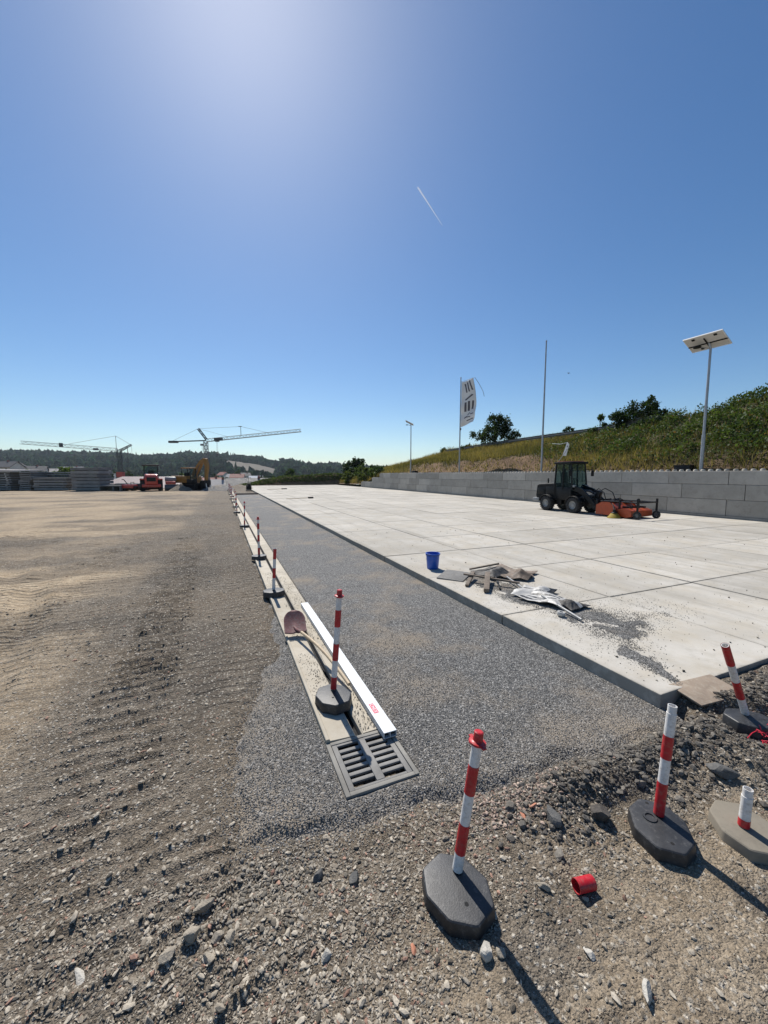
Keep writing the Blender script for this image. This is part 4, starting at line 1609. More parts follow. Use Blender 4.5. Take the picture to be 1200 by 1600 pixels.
# ---- red sleeve lying on the earth and red netting
o = MB()
o.lathe([(.029, -.05), (.032, -.05), (.032, .05), (.029, .05), (.029, -.05)], 22, axis='X')
q = o.build('red_sleeve', 'red_plastic')
q.location = (1.60, 1.215, gz(1.6, 1.215) + .03)
q.rotation_euler = (0, .08, math.radians(-8))
tag(q, 'short red plastic pipe sleeve lying on the bare earth', 'pipe sleeve')
nb = MB()
r_ = random.Random(9)
for k in range(120):
    x = 3.78 + r_.uniform(-.14, .5)
    y = 1.34 + r_.uniform(-.13, .12)
    z = gz(x, y) + r_.uniform(.0, .09)
    a = r_.uniform(0, 6.28)
    p = Vector((x, y, z))
    dv = Vector((math.cos(a), math.sin(a), r_.uniform(-.4, .5))) * r_.uniform(.02, .05)
    nb.tube([p - dv, p + Vector((0, 0, .012)), p + dv], .0035, 5)
tag(nb.build('plastic_netting', 'tape_red'), 'tangle of bright red plastic netting at the right edge', 'netting')


# ---- notable single stones
def rock(label, x, y, s, mat, seed, flat=.6, name='rock', cat='rock', sink=.25):
    r = np.random.default_rng(seed)
    bm = bmesh.new()
    bmesh.ops.create_icosphere(bm, subdivisions=3, radius=1)
    V = np.array([v.co[:] for v in bm.verts])
    F = np.array([[v.index for v in f.verts] for f in bm.faces])
    bm.free()
    for j in range(11):
        d = r.normal(size=3)
        d /= np.linalg.norm(d)
        V = V - np.outer(np.maximum(V @ d - r.uniform(.45, .8), 0), d)
    V = V * (1 + .07 * (fbm(V[:, 0] * 3 + 7, V[:, 1] * 3 + V[:, 2] * 4 + 7, seed, 3)[:, None] - .5))
    V = V * np.array(s) if hasattr(s, '__len__') else V * s * np.array([1, .75, flat])
    o = link(name, np_mesh(name, V, F), mat)
    o.location = (x, y, gz(x, y) + (V[:, 2].max() * (1 - 2 * sink)))
    o.rotation_euler = (r.uniform(-.15, .15), r.uniform(-.15, .15), r.uniform(0, 6.28))
    tag(o, label, cat)
    return o


rock('dark grey angular stone right of the broken brick pieces', 1.76, 1.56, .075, 'rock_dark', 1)
rock('dark clod of clay left of the oblong black base', 2.02, 1.47, (.07, .075, .055), 'clod', 2, name='clay_clod', cat='clod')
rock('pale stone just in front of the nearest black base', .985, 1.20, .045, 'rock_pale', 3, .8)
rock('rounded grey stone touching the pale stone in front of the nearest base', 1.045, 1.165, .032, 'rock', 4, .7)
rock('large tan stone in the cluster at the lower left', -.20, 1.735, .046, 'rock', 5, .6)
rock('grey stone left of the large tan stone in the lower left cluster', -.29, 1.70, .038, 'rock', 6, .55)
rock('tan stone right of the large tan stone in the lower left cluster', -.10, 1.695, .034, 'rock', 7, .7)
rock('roundish stone at the right end of the lower left cluster', -.04, 1.66, .032, 'rock', 8, .75)
rock('grey stone in front of the lower left stone cluster', -.13, 1.62, .034, 'rock', 9, .55)
rock('long grey stone behind the lower left stone cluster', -.16, 1.86, (.055, .022, .025), 'rock', 10)
rock('pale thin slab of stone at the left, pointing to the camera', -.63, 1.80, (.055, .022, .014), 'rock_pale', 11)
rock('white pebble at the lower right corner', 1.49, .83, (.05, .024, .026), 'rock_pale', 12)
rock('pale pebble below the red sleeve', 1.40, 1.02, .03, 'rock_pale', 13)
rock('dark lump left of the nearest black base', .55, 1.70, .038, 'rock_dark', 14, .8)
rock('pale upright pebble in the middle foreground', .335, 1.45, (.026, .03, .022), 'rock_pale', 15)
rock('dark round stone on the grey chippings left of the grate', .22, 2.98, .022, 'rock_dark', 16, .9)
rock('dark stone beside the black base right of the clay clod', 3.05, 1.36, (.12, .05, .04), 'rock_dark', 17)
rock('broken terracotta brick piece in the rubble', 1.62, 1.66, (.035, .02, .014), 'terracotta', 18, name='brick_fragment', cat='brick')
rock('second broken terracotta piece beside the dark angular stone', 1.72, 1.67, (.045, .016, .013), 'terracotta', 19, name='brick_fragment', cat='brick')
rock('pinkish flat stone in the middle foreground', .70, 1.33, (.025, .018, .009), 'terracotta', 20, name='brick_fragment', cat='brick')
rock('grey stone near the red sleeve', 1.42, 1.30, (.04, .024, .02), 'rock', 21)
rock('dark round stone left of the chippings edge', .38, 1.80, .035, 'rock_dark', 22, .8)
rock('black slate piece at the lower left', -.33, 1.50, (.03, .018, .02), 'rock_dark', 23)


# ---- loose stones that nobody could count
def stones():
    r = np.random.default_rng(51)
    T1 = stone_templates(12, 1, 5, flat=(.35, .75))
    # earth stones, thinning with distance
    n = 140000
    rad = np.exp(r.uniform(math.log(.9), math.log(12), n))
    ang = YAW + r.uniform(-1.05, 1.0, n)
    x, y = rad * np.sin(ang), rad * np.cos(ang)
    gm = gravel_mask(x, y)
    ok = (gm < .4) & ~((x > 3.42) & (y > 1.98)) & ~((x > .6) & (x < 1.25) & (y > 2.1)) & (y > .3) & (x < 7)
    cl = fbm(x * 1.3, y * 1.3, 53, 4)
    dst = sstep(.40, .66, fbm(x * .3, y * .42, 41, 4)) * sstep(-.6, -2.4, x)
    sandy = sstep(1.75, 1.0, y) * sstep(.2, .9, x) * sstep(.2, .5, fbm(x * 1.7, y * 1.7, 54, 3))
    ok &= r.random(n) < np.clip(.25 + 1.7 * sstep(.35, .65, cl), 0, 1) * (1 - .6 * dst) * (1 - .85 * sandy)
    x, y, rad, cl = x[ok], y[ok], rad[ok], cl[ok]
    n = len(x)
    s = .0030 + .0052 * r.random(n) ** 2 + .012 * (r.random(n) ** 16)
    s *= np.where(rad > 5, 1.3, 1.0)
    z = ground_h(x, y) + s * .22
    v = r.random((n, 1)) ** 1.3
    c = np.array([.19, .16, .122]) * (1 - v) + np.array([.50, .44, .35]) * v
    pink = r.random(n) < .06
    c[pink] = np.array([.36, .22, .16]) * r.uniform(.7, 1.2, (pink.sum(), 1))
    dark = r.random(n) < .12
    c[dark] *= .5
    small = s < .0076
    ns = int(small.sum())
    o = scatter('gravel_crumbs', stone_templates(12, 0, 35, rough=.35, flat=(.3, .6)), np.stack([x, y, z], -1)[small], np.stack([s * r.uniform(1, 1.9, n), s, s], -1)[small], c[small], 'stone', tilt=.35, seed=62)
    tag(o, 'fine stone chips packed over the bare earth', 'stone chips', kind='stuff')
    x, y, z, s, c = x[~small], y[~small], z[~small], s[~small], c[~small]
    n = len(x)
    o = scatter('loose_stones', T1, np.stack([x, y, z], -1), np.stack([s * r.uniform(1, 1.5, n), s, s], -1), c, 'stone', tilt=.3, seed=52)
    tag(o, 'countless small pale stones strewn over the bare earth', 'stones', kind='stuff')
    # rubble and clods on the dug heaps
    n = 9000
    x = r.uniform(1.3, 5.0, n)
    y = 1.62 + r.normal(0, .22, n)
    d = sstep(.0, .08, np.exp(-((y - 1.66) / .22) ** 2) * sstep(1.45, 2.1, x) * fbm(x * 3.2, y * 3.2, 14, 3))
    ok = (r.random(n) < d + .1) & (y < 1.97) & (y > 1.1) & (gravel_mask(x, y) < .6)
    ok &= ~((np.abs(x - 2.27) < .22) & (np.abs(y - 1.26) < .22)) & ~((np.abs(x - 3.9) < .2) & (np.abs(y - 1.57) < .2)) & ~((np.abs(x - 2.74) < .22) & (np.abs(y - 1.07) < .22))
    x, y = x[ok], y[ok]
    n = len(x)
    s = .005 + .008 * r.random(n) ** 2 + .028 * r.random(n) ** 14
    v = r.random((n, 1))
    c = np.array([.07, .062, .054]) * (1 - v) + np.array([.2, .18, .15]) * v
    o = scatter('dug_rubble', T1, np.stack([x, y, ground_h(x, y) + s * .3], -1), s, c, 'stone', tilt=.8, seed=54)
    tag(o, 'dark crumbly rubble on the dug earth heap before the slabs', 'rubble', kind='stuff')
    # pinkish rubble by the brick pieces and coarse stones at the edge of the chippings
    n = 2600
    k = r.random(n) < .55
    x = np.where(k, 1.62 + r.normal(0, .26, n), .12 + r.normal(0, .22, n))
    y = np.where(k, 1.78 + r.normal(0, .09, n), 1.86 + r.normal(0, .10, n))
    ok = (y < 2.05) & ~((np.abs(x - .99) < .2) & (np.abs(y - 1.43) < .24))
    x, y, k = x[ok], y[ok], k[ok]
    n = len(x)
    s = .005 + .012 * r.random(n) ** 3
    v = r.random((n, 1))
    ca = np.array([.25, .17, .13]) * (1 - v) + np.array([.5, .39, .31]) * v
    cb = np.array([.13, .115, .09]) * (1 - v) + np.array([.36, .32, .26]) * v
    c = np.where(k[:, None] & (r.random((n, 1)) < .6), ca, cb)
    o = scatter('edge_rubble', T1, np.stack([x, y, ground_h(x, y) + s * .35], -1), s, c, 'stone', tilt=.6, seed=55)
    tag(o, 'coarser mixed rubble along the near edge of the chippings', 'rubble', kind='stuff')
    # chippings
    T0 = stone_templates(10, 0, 15, rough=.3, flat=(.5, .9))
    n = 62000
    rad = np.exp(r.uniform(math.log(1.9), math.log(7.5), n))
    ang = r.uniform(-.05, 1.1, n)
    x, y = rad * np.sin(ang), rad * np.cos(ang)
    gm = gravel_mask(x, y, .35)
    ok = (gm > r.uniform(.1, .75, n)) & (r.random(n) < sstep(7.5, 4.0, rad)) & (x < 3.49) & ~((x > .645) & (x < 1.19) & (y > 2.17))
    x, y = x[ok], y[ok]
    n = len(x)
    s = r.uniform(.0034, .0070, n)
    v = r.random((n, 1)) ** 1.2
    c = np.array([.11, .107, .10]) * (1 - v) + np.array([.34, .33, .31]) * v
    o = scatter('loose_chippings', T0, np.stack([x, y, np.maximum(gravel_z(x, y), ground_h(x, y)) + s * .4], -1), s, c, 'stone', tilt=.8, seed=56)
    tag(o, 'loose grey chippings on top of the gravel bed', 'gravel', kind='stuff')
    # spilled chippings on the slab round the tool heap
    n = 95000
    x = r.uniform(3.55, 6.4, n)
    y = r.uniform(2.06, 6.4, n)
    # band from the board past the sacks to the front of the slab
    cx = np.interp(y, [2.1, 2.8, 3.3, 4.0, 5.0, 6.2], [3.85, 4.15, 4.75, 4.55, 4.35, 4.2])
    wd = np.interp(y, [2.05, 2.8, 3.2, 3.8, 4.6, 5.4, 6.3], [.05, .26, .80, .62, .5, .42, .1])
    dd = np.abs(x - cx) / wd + .9 * (fbm(x * 2.4, y * 2.4, 57, 4) - .5) * 1.5
    p = sstep(1.15, .5, dd) * .8 * sstep(.25, .5, fbm(x * 5, y * 5, 69, 3)) + .05 * sstep(3.2, .8, dd)
    ok = r.random(n) < p
    x, y = x[ok], y[ok]
    n = len(x)
    s = r.uniform(.0036, .0075, n)
    v = r.random((n, 1)) ** 1.3
    c = np.array([.11, .105, .096]) * (1 - v) + np.array([.35, .335, .305]) * v
    o = scatter('spilled_chippings', stone_templates(8, 0, 25, rough=.4, flat=(.5, .9)), np.stack([x, y, SLAB_Z + .001 + s * .4 + .006 * r.random(n) * (p[ok] > .5)], -1), s, c, 'stone', tilt=.8, seed=58)
    tag(o, 'grey chippings spilled over the slabs round the tool heap', 'gravel', kind='stuff')
    # the fine dust and grit they lie in
    X = np.arange(3.55, 6.2, .03)
    Y = np.arange(2.06, 6.4, .03)
    gx, gy = np.meshgrid(X, Y)
    cx = np.interp(gy, [2.1, 2.8, 3.3, 4.0, 5.0, 6.2], [3.85, 4.15, 4.75, 4.55, 4.35, 4.2])
    wd = np.interp(gy, [2.05, 2.8, 3.2, 3.8, 4.6, 5.4, 6.3], [.05, .26, .80, .62, .5, .42, .1])
    dd = np.abs(gx - cx) / wd + .9 * (fbm(gx * 2.4, gy * 2.4, 57, 4) - .5) * 1.5
    zz = SLAB_Z + .007 - .016 * sstep(.35, .85, dd + 1.5 * (fbm(gx * 5, gy * 5, 67, 4) - .45)) + .004 * (fbm(gx * 20, gy * 20, 68, 2) - .5)
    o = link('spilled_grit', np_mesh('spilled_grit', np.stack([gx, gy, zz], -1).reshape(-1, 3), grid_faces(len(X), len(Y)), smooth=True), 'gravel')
    tag(o, 'thin layer of grey grit on the slabs under the spilled chippings', 'grit', kind='stuff')
    # scattered crumbs and droppings on the slabs
    n = 1500
    x = SLAB_X0 + .1 + 12 * r.random(n) ** 1.4
    y = SLAB_Y0 + .1 + 12 * r.random(n) ** 1.3
    s = r.uniform(.003, .008, n) + .016 * r.random(n) ** 14
    v = r.random((n, 1))
    c = np.array([.07, .062, .05]) * (1 - v) + np.array([.3, .27, .22]) * v
    o = scatter('slab_crumbs', T0, np.stack([x, y, SLAB_Z + .003 + s * .25], -1), s, c, 'stone', tilt=.5, seed=65)
    tag(o, 'stray crumbs of soil and stone scattered over the pale slabs', 'crumbs', kind='stuff')
    # crumbs on the channel
    n = 2600
    x = r.uniform(CH0 + .03, CH1 - .01, n)
    y = 2.75 + 5.5 * r.random(n) ** 1.6
    ok = (np.abs(x - .93) > .035) & (fbm(x * 5, y * 2.5, 59, 3) > .45)
    x, y = x[ok], y[ok]
    n = len(x)
    s = r.uniform(.003, .008, n)
    v = r.random((n, 1))
    c = np.array([.12, .11, .09]) * (1 - v) + np.array([.36, .33, .28]) * v
    o = scatter('channel_crumbs', T0, np.stack([x, y, .033 + s * .3], -1), s, c, 'stone', tilt=.6, seed=60)
    tag(o, 'small crumbs of stone lying on the concrete channel', 'stones', kind='stuff')


stones()


# ================================================================== ALONG THE WALL
def solar_lamp(label, loc, H_, tilt_dir):
    root = empty('solar_lamp', loc)
    tag(root, label, 'solar lamp', 'solar lamps behind the block wall')
    MB().cyl((0, 0, -.6), (0, 0, 1.9), .085, .08, 16).build('pole_sleeve', 'galv', root)
    MB().cyl((0, 0, 1.88), (0, 0, H_), .062, .05, 16).build('pole', 'galv', root)
    # panel: high edge towards the yard, low edge towards the bank
    cx, cz = -.15, H_ + .28
    a = math.radians(27)
    pl, pw = 1.62, 1.05
    q = Euler((0, a, 0)).to_matrix().to_4x4()
    q = Matrix.Translation((cx, .1, cz)) @ Matrix.Rotation(tilt_dir, 4, 'Z') @ q
    pn = empty('solar_panel', (0, 0, 0))
    pn.parent = root
    pn.matrix_local = q
    MB().b2((-pw / 2 + .03, -pl / 2 + .03, -.012), (pw / 2 - .03, pl / 2 - .03, .006)).build('back_sheet', 'panel_back', pn)
    MB().b2((-pw / 2 + .03, -pl / 2 + .03, .0065), (pw / 2 - .03, pl / 2 - .03, .014)).build('cells', 'panel_face', pn)
    fr = MB()
    for lo, hi in (((-pw / 2, -pl / 2, -.03), (-pw / 2 + .032, pl / 2, .02)), ((pw / 2 - .032, -pl / 2, -.03), (pw / 2, pl / 2, .02)),
                   ((-pw / 2 + .032, -pl / 2, -.03), (pw / 2 - .032, -pl / 2 + .032, .02)), ((-pw / 2 + .032, pl / 2 - .032, -.03), (pw / 2 - .032, pl / 2, .02))):
        fr.b2(lo, hi)
    fr.build('frame', 'white_frame', pn, smooth=False)
    rl = MB()
    rl.b2((.06, -pl / 2 + .01, -.055), (.11, pl / 2 - .01, -.0305))
    rl.b2((-.30, -.025, -.06), (.30, .025, -.0306))
    rl.build('rail', 'black_metal', pn)
    for px_, py_ in ((-.36, .42), (-.36, -.48), (.36, .3)):
        MB().box((px_, py_, -.04), (.09, .12, .05), bev=.008).build('junction_box', 'black_metal', pn)
    hd = MB().tube([(-.02, 0, H_ - .08), (-.25, .25, H_ + .05)], .022, 8)
    hd.build('lamp_arm', 'galv', root)
    MB().lathe([(0, .03), (.15, .03), (.17, .0), (.16, -.03), (0, -.03)], 16, (-.36, .38, H_ + .06)).build('lamp_head', 'black_metal', root)
    MB().cyl((0, 0, H_ - .05), (-.08, .04, H_ + .22), .05, .05, 10).build('bracket', 'galv', root)
    return root


solar_lamp('tall solar lamp with tilted panel at the right edge above the wall', (21.95, 11.6, 2.15), 6.05, .04)
solar_lamp('small looking far solar lamp left of the flag', (21.95, 43.6, 2.15), 6.1, -.5)


def black_box(label, loc):
    root = empty('battery_box', loc)
    tag(root, label, 'battery box')
    MB().box((0, 0, .2), (.5, .75, .36), bev=.04).build('case', 'black_metal', root)
    MB().box((0, 0, .40), (.54, .79, .05), bev=.015).build('lid', 'dark_grey', root)


black_box('black box on the wall at the foot of the large solar lamp', (21.95, 12.35, 2.16))
black_box('black box on the wall at the foot of the far solar lamp', (21.95, 42.5, 2.16))

# ---- flagpole with banner
root = empty('flagpole', (21.95, 32.8, 2.1))
tag(root, 'flagpole with a horizontal arm beside the far solar lamp', 'flagpole')
MB().cyl((0, 0, -.6), (0, 0, 9.4), .075, .045, 14).lathe([(0, .12), (.05, .1), (.07, .05), (.05, 0)], 12, (0, 0, 9.4)).build('pole', 'galv', root)
# arm swung out towards the yard's near end
AX = Vector((.25, -.97, 0)).normalized()
AXR = Vector((.62, -.78, 0)).normalized()
MB().cyl((0, 0, 9.05), tuple(AXR * 1.35 + Vector((0, 0, 9.33))), .022, .018, 8).build('arm', 'galv', root)
MB().tube([tuple(AXR * 1.4 + Vector((0, 0, 9.3))), tuple(AXR * 1.8 + Vector((0, 0, 8.7))), tuple(AXR * 2.2 + Vector((0, 0, 7.95))), tuple(AXR * 2.33 + Vector((0, 0, 7.45)))], .02, 6).build('loose_cord', 'wire', root)
MB().box((.03, -.06, 4.5), (.1, .1, .2)).build('banner_weight', 'black_metal', root)

NU, NV = 22, 64


def flag_pt(u, v):
    """u 0..1 out from the pole, v 0..1 down"""
    z = 9.0 - 4.3 * v + .27 * u * (1 - v) + .45 * u * v ** 6
    out = .07 + u * (1.20 + .35 * math.sin(v * 2.6) - .12 * v)
    side = .10 * math.sin(u * 5 + v * 7) * (.3 + u) + .07 * math.sin(v * 19 + u * 4) * (.2 + v)
    p = AXR * out + Vector((-AXR.y, AXR.x, 0)) * side
    return Vector((p.x, p.y, z))


fo = empty('banner', (21.95, 32.8, 2.1))
tag(fo, 'tall white banner with dark grey lettering hanging from the flagpole', 'banner')
vs = [tuple(flag_pt(i / (NU - 1), j / (NV - 1))) for j in range(NV) for i in range(NU)]
me = np_mesh('cloth', np.array(vs), grid_faces(NU, NV), smooth=True)
cl = link('cloth', me, 'flag', fo)
md = cl.modifiers.new('s', 'SOLIDIFY')
md.thickness = .006
md.offset = 0


def flag_patch(poly_uv, side=1):
    """a printed stroke: strip of quads between two uv lines, laid on both faces of the cloth"""
    (u0, v0), (u1, v1), w_ = poly_uv
    n = 10
    vs, fs = [], []
    dx, dy = u1 - u0, (v1 - v0) * 5
    l_ = math.hypot(dx, dy)
    nx, ny = -dy / l_ * w_, dx / l_ * w_ / 5
    for k in range(n + 1):
        a = k / n
        for sg in (-1, 1):
            u, v = u0 + (u1 - u0) * a + sg * nx, v0 + (v1 - v0) * a + sg * ny
            p = flag_pt(u, v)
            e = 1e-3
            nn = (flag_pt(u + e, v) - p).cross(flag_pt(u, v + e) - p).normalized()
            vs.append(p + nn * .009 * side)
    for k in range(n):
        fs.append((2 * k, 2 * k + 1, 2 * k + 3, 2 * k + 2))
    return vs, fs


for st in (((.30, .06), (.42, .26), .05), ((.48, .04), (.60, .25), .05), ((.66, .02), (.82, .23), .05), ((.26, .06), (.34, .12), .05),
           ((.30, .42), (.80, .32), .07), ((.33, .47), (.29, .67), .07), ((.55, .45), (.50, .66), .07), ((.80, .45), (.74, .63), .06),
           ((.62, .74), (.86, .73), .05), ((.27, .80), (.66, .80), .05), ((.45, .76), (.60, .70), .03), ((.42, .89), (.90, .86), .06), ((.25, .83), (.42, .78), .03)):
    for sd in (1, -1):
        v_, f_ = flag_patch(st, sd)
        MB().add(v_, f_).build('printed_mark', 'flag_print', fo, smooth=True)

# ---- bare flagpole
root = empty('flagpole', (21.95, 22.0, 2.1))
tag(root, 'bare flagpole without banner behind the wheel loader', 'flagpole')
MB().cyl((0, 0, -.6), (0, 0, 9.55), .075, .045, 14).build('pole', 'galv', root)
MB().lathe([(0, .1), (.05, .08), (.06, .04), (.04, 0)], 12, (0, 0, 9.55)).build('finial', 'galv', root)
MB().cyl((.03, -.03, .1), (.2, -.35, -.05), .05, .05, 8).build('hinge_foot', 'galv', root)

# ---- leaning pole with small banner in front of the bank
root = empty('leaning_pole', (21.95, 21.2, 2.1))
root.scale = (.72, .72, .76)
tag(root, 'thin pole leaning over the loader roof with a small white pennant', 'leaning pole')
MB().tube([(0, 0, .1), (.1, -.95, 1.2), (.2, -1.9, 2.35)], .03, 8).build('pole', 'galv', root)
pb = MB()
for k, (a, b_, c_, d_) in enumerate([((.15, -1.35, 1.75), (.2, -1.75, 1.7), (.2, -2.05, 2.75), (.2, -1.8, 2.95))]):
    pb.add([a, b_, c_, d_] + [(p[0] + .02, p[1], p[2]) for p in (a, b_, c_, d_)], [(0, 1, 2, 3), (7, 6, 5, 4), (0, 4, 5, 1), (1, 5, 6, 2), (2, 6, 7, 3), (3, 7, 4, 0)])
pb.build('pennant', 'flag', root, smooth=False)
for k in range(3):
    c = Vector((.185, -1.62 - .12 * k, 1.95 + .3 * k))
    MB().box(tuple(c), (.006, .1, .16), rot=(.35, 0, 0)).build('printed_mark', 'flag_print', root, smooth=False)
MB().tube([(.2, -1.9, 2.9), (.3, -.9, 2.82), (.4, .2, 2.95)], .02, 8).build('arm', 'galv', root)


# ---- guard rail along the crest
root = empty('guard_rail', (30.3, 34, 0))
tag(root, 'steel guard rail along the crest of the bank', 'guard rail')
rp = []
S_ = np.arange(19.0, 50.0, 1.3)
zt = [float(crest(s)) + .45 for s in S_]
bm_ = MB()
for k in range(len(S_) - 1):
    for dz0, dz1, xo in ((.16, .05, 0), (.05, -.05, .05), (-.05, -.16, 0)):
        y0, y1 = S_[k] - 34, S_[k + 1] - 34
        bm_.add([(xo, y0, zt[k] + dz0), (xo, y1, zt[k + 1] + dz0), (.0 if xo else .03, y1, zt[k + 1] + dz1), (.0 if xo else .03, y0, zt[k] + dz1)], [(0, 1, 2, 3)])
    bm_.box((.06, (y0 + y1) / 2, (zt[k] + zt[k + 1]) / 2), (.04, 1.3, .2), rot=(math.atan2(zt[k + 1] - zt[k], 1.3), 0, 0))
bm_.build('beam', 'rail', root, smooth=False)
for k in range(0, len(S_), 2):
    MB().b2((.09, S_[k] - 34 - .05, zt[k] - 1.2), (.17, S_[k] - 34 + .05, zt[k] + .1)).build('post', 'rail', root)


# ================================================================== WHEEL LOADER AND SWEEPER
def wheel(parent, c, r, wd, rim_mat='light_grey', lugs=22, axis='X', rimf=.56):
    """tyre with lugs and dished rim"""
    w_ = empty('wheel', c)
    w_.parent = parent
    t = MB().lathe([(r * .55, -wd / 2), (r * .9, -wd / 2), (r * .975, -wd * .38), (r * .975, wd * .38), (r * .9, wd / 2), (r * .55, wd / 2)], 28, axis=axis)
    for k in range(lugs):
        a = 2 * math.pi * k / lugs
        for sg in (-1, 1):
            ca = a + (.5 * 2 * math.pi / lugs if sg > 0 else 0)
            if axis == 'X':
                t.box((sg * wd * .24, r * .975 * math.cos(ca), r * .975 * math.sin(ca)), (wd * .46, r * .10, r * .10), rot=(ca, 0, 0))
    t.build('tyre', 'tyre', w_)
    rm = MB()
    for sg in (-1, 1):
        rm.lathe([(r * rimf, sg * wd * .42), (r * rimf * .9, sg * wd * .44), (r * rimf * .8, sg * wd * .26), (r * .22, sg * wd * .22), (r * .2, sg * wd * .34), (0, sg * wd * .34)], 24, axis=axis)
    rm.build('rim', rim_mat, w_)
    return w_


def build_loader():
    # local frame: +Y is backwards, loader drives towards -Y; width along X
    root = empty('wheel_loader', (17.15, 15.2, SLAB_Z))
    tag(root, 'dark grey compact wheel loader parked on the slabs by the wall', 'wheel loader')
    r = .40
    for sx in (-1, 1):
        wheel(root, (sx * .62, .85, r), r, .32)
        wheel(root, (sx * .62, -.92, r), r, .32)
    ch = MB()
    ch.box((0, .85, .55), (.8, 1.5, .35), bev=.04)
    ch.box((0, -.8, .55), (.8, 1.1, .4), bev=.04)
    ch.box((0, 0, .5), (.5, .6, .3), bev=.03)
    ch.box((0, .85, .4), (1.0, .18, .18))
    ch.box((0, -.92, .4), (1.0, .18, .18))
    ch.build('chassis', 'black_metal', root)
    hd = MB()
    hd.prism([(.35, .62), (1.72, .62), (1.78, .8), (1.72, 1.35), (1.55, 1.45), (.35, 1.52)], -.56, .56, axis='X')
    hood = hd.build('engine_hood', 'dark_grey', root, smooth=False)
    bv = hood.modifiers.new('b', 'BEVEL')
    bv.width = .06
    bv.segments = 3
    MB().prism([(.38, 1.525), (1.5, 1.455), (1.68, 1.38), (1.68, 1.36), (1.5, 1.435), (.38, 1.505)], -.50, .50, axis='X').build('hood_stripe', 'light_grey', root)
    for sx in (-1, 1):
        MB().box((sx * .572, 1.36, 1.05), (.02, .5, .34), bev=.01).build('side_grille', 'black_metal', hood)
        MB().box((sx * .574, .72, 1.08), (.02, .6, .42), bev=.01).build('side_panel', 'black_metal', hood)
    MB().b2((-.6, 1.5, .45), (.6, 1.98, .66), bev=.05).build('counterweight', 'light_grey', root)
    for sx in (-1, 1):
        R = r + .07
        for yc in (.85, -.92):
            vs = []
            for k in range(10):
                a = math.pi * (.08 + .84 * k / 9)
                vs += [(sx * .44, yc + R * math.cos(a), r + R * math.sin(a)), (sx * .80, yc + R * math.cos(a), r + R * math.sin(a))]
            o = MB().add(vs, [(2 * k, 2 * k + 1, 2 * k + 3, 2 * k + 2) for k in range(9)]).build('mudguard', 'dark_grey', root)
            o.modifiers.new('s', 'SOLIDIFY').thickness = .025
    # cab
    cab = empty('cab', (0, 0, 0))
    cab.parent = root
    MB().b2((-.55, -.62, .62), (.55, .36, 1.30), bev=.04).build('cab_floor', 'black_metal', cab)
    z0, z1 = 1.28, 2.52
    ps = [(-.55, .46), (.55, .46), (.55, -.08), (-.55, -.08), (-.53, -.66), (.53, -.66)]
    for k, (x, y) in enumerate(ps):
        x1, y1 = x * .92, y * (.92 if y > 0 else .8)
        MB().cyl((x, y, z0 - .1), (x1, y1, z1), .045, .04, 8).build('pillar', 'black_metal', cab)
    rf = MB().box((0, -.06, z1 + .05), (1.16, 1.22, .12), bev=.05)
    rf.build('roof', 'dark_grey', cab)
    MB().box((0, -.06, z1 + .125), (.9, .9, .03), bev=.01).build('roof_top', 'orange', cab)
    panes = []
    for sx in (-1, 1):
        panes.append([(sx * .54, .42, z0), (sx * .54, -.08, z0), (sx * .5, -.07, z1), (sx * .5, .38, z1)])
        panes.append([(sx * .54, -.1, z0 - .4), (sx * .53, -.62, z0 - .1), (sx * .49, -.52, z1), (sx * .5, -.1, z1)])
    panes.append([(-.5, .45, z0 + .1), (.5, .45, z0 + .1), (.46, .42, z1), (-.46, .42, z1)])
    panes.append([(-.5, -.64, z0 - .2), (.5, -.64, z0 - .2), (.46, -.53, z1), (-.46, -.53, z1)])
    for q in panes:
        MB().add(q, [(0, 1, 2, 3)]).build('pane', 'glass', cab, smooth=False)
    st = MB().box((0, .12, 1.42), (.5, .48, .18), bev=.05).box((0, .33, 1.78), (.46, .14, .66), rot=(-.12, 0, 0), bev=.05)
    st.box((0, .36, 2.18), (.26, .1, .2), bev=.03)
    st.build('seat', 'black_metal', cab)
    MB().cyl((0, -.42, 1.3), (0, -.3, 1.72), .03, .03, 8).lathe([(.17, -.015), (.19, 0), (.17, .015)], 16, (0, -.28, 1.75)).build('steering_wheel', 'black_metal', cab)
    for sx in (-1, 1):
        m_ = MB().tube([(sx * .52, -.55, 2.2), (sx * .78, -.72, 2.25), (sx * .78, -.72, 2.1)], .015, 6).box((sx * .80, -.74, 2.02), (.18, .05, .3), bev=.02)
        m_.build('mirror', 'black_metal', cab)
    # loader arms
    for sx in (-1, 1):
        a = MB()
        pr_ = [(-.62, 1.28), (-.5, 1.42), (-1.15, 1.28), (-1.75, .78), (-1.95, .42), (-1.82, .36), (-1.62, .62), (-1.1, 1.06)]
        pts = [(-.45, 1.22), (-.5, 1.44), (-1.2, 1.24), (-1.85, .66), (-2.08, .3), (-1.92, .24), (-1.7, .52), (-1.12, 1.0)]
        a.prism(pts, sx * .40 - .05, sx * .40 + .05, axis='X')
        o = a.build('lift_arm', 'black_metal', root, smooth=False)
        MB().cyl((sx * .27, -.6, .68), (sx * .27, -1.45, .9), .055, .055, 10).cyl((sx * .27, -1.4, .89), (sx * .27, -1.75, .98), .03, .03, 8).build('lift_cylinder', 'grey_metal', root)
    MB().cyl((0, -.75, 1.15), (0, -1.35, 1.12), .06, .06, 10).cyl((0, -1.3, 1.12), (0, -1.75, .98), .032, .032, 8).build('tilt_cylinder', 'grey_metal', root)
    MB().box((0, -1.78, .92), (.2, .22, .5), rot=(.3, 0, 0), bev=.03).build('tilt_link', 'black_metal', root)
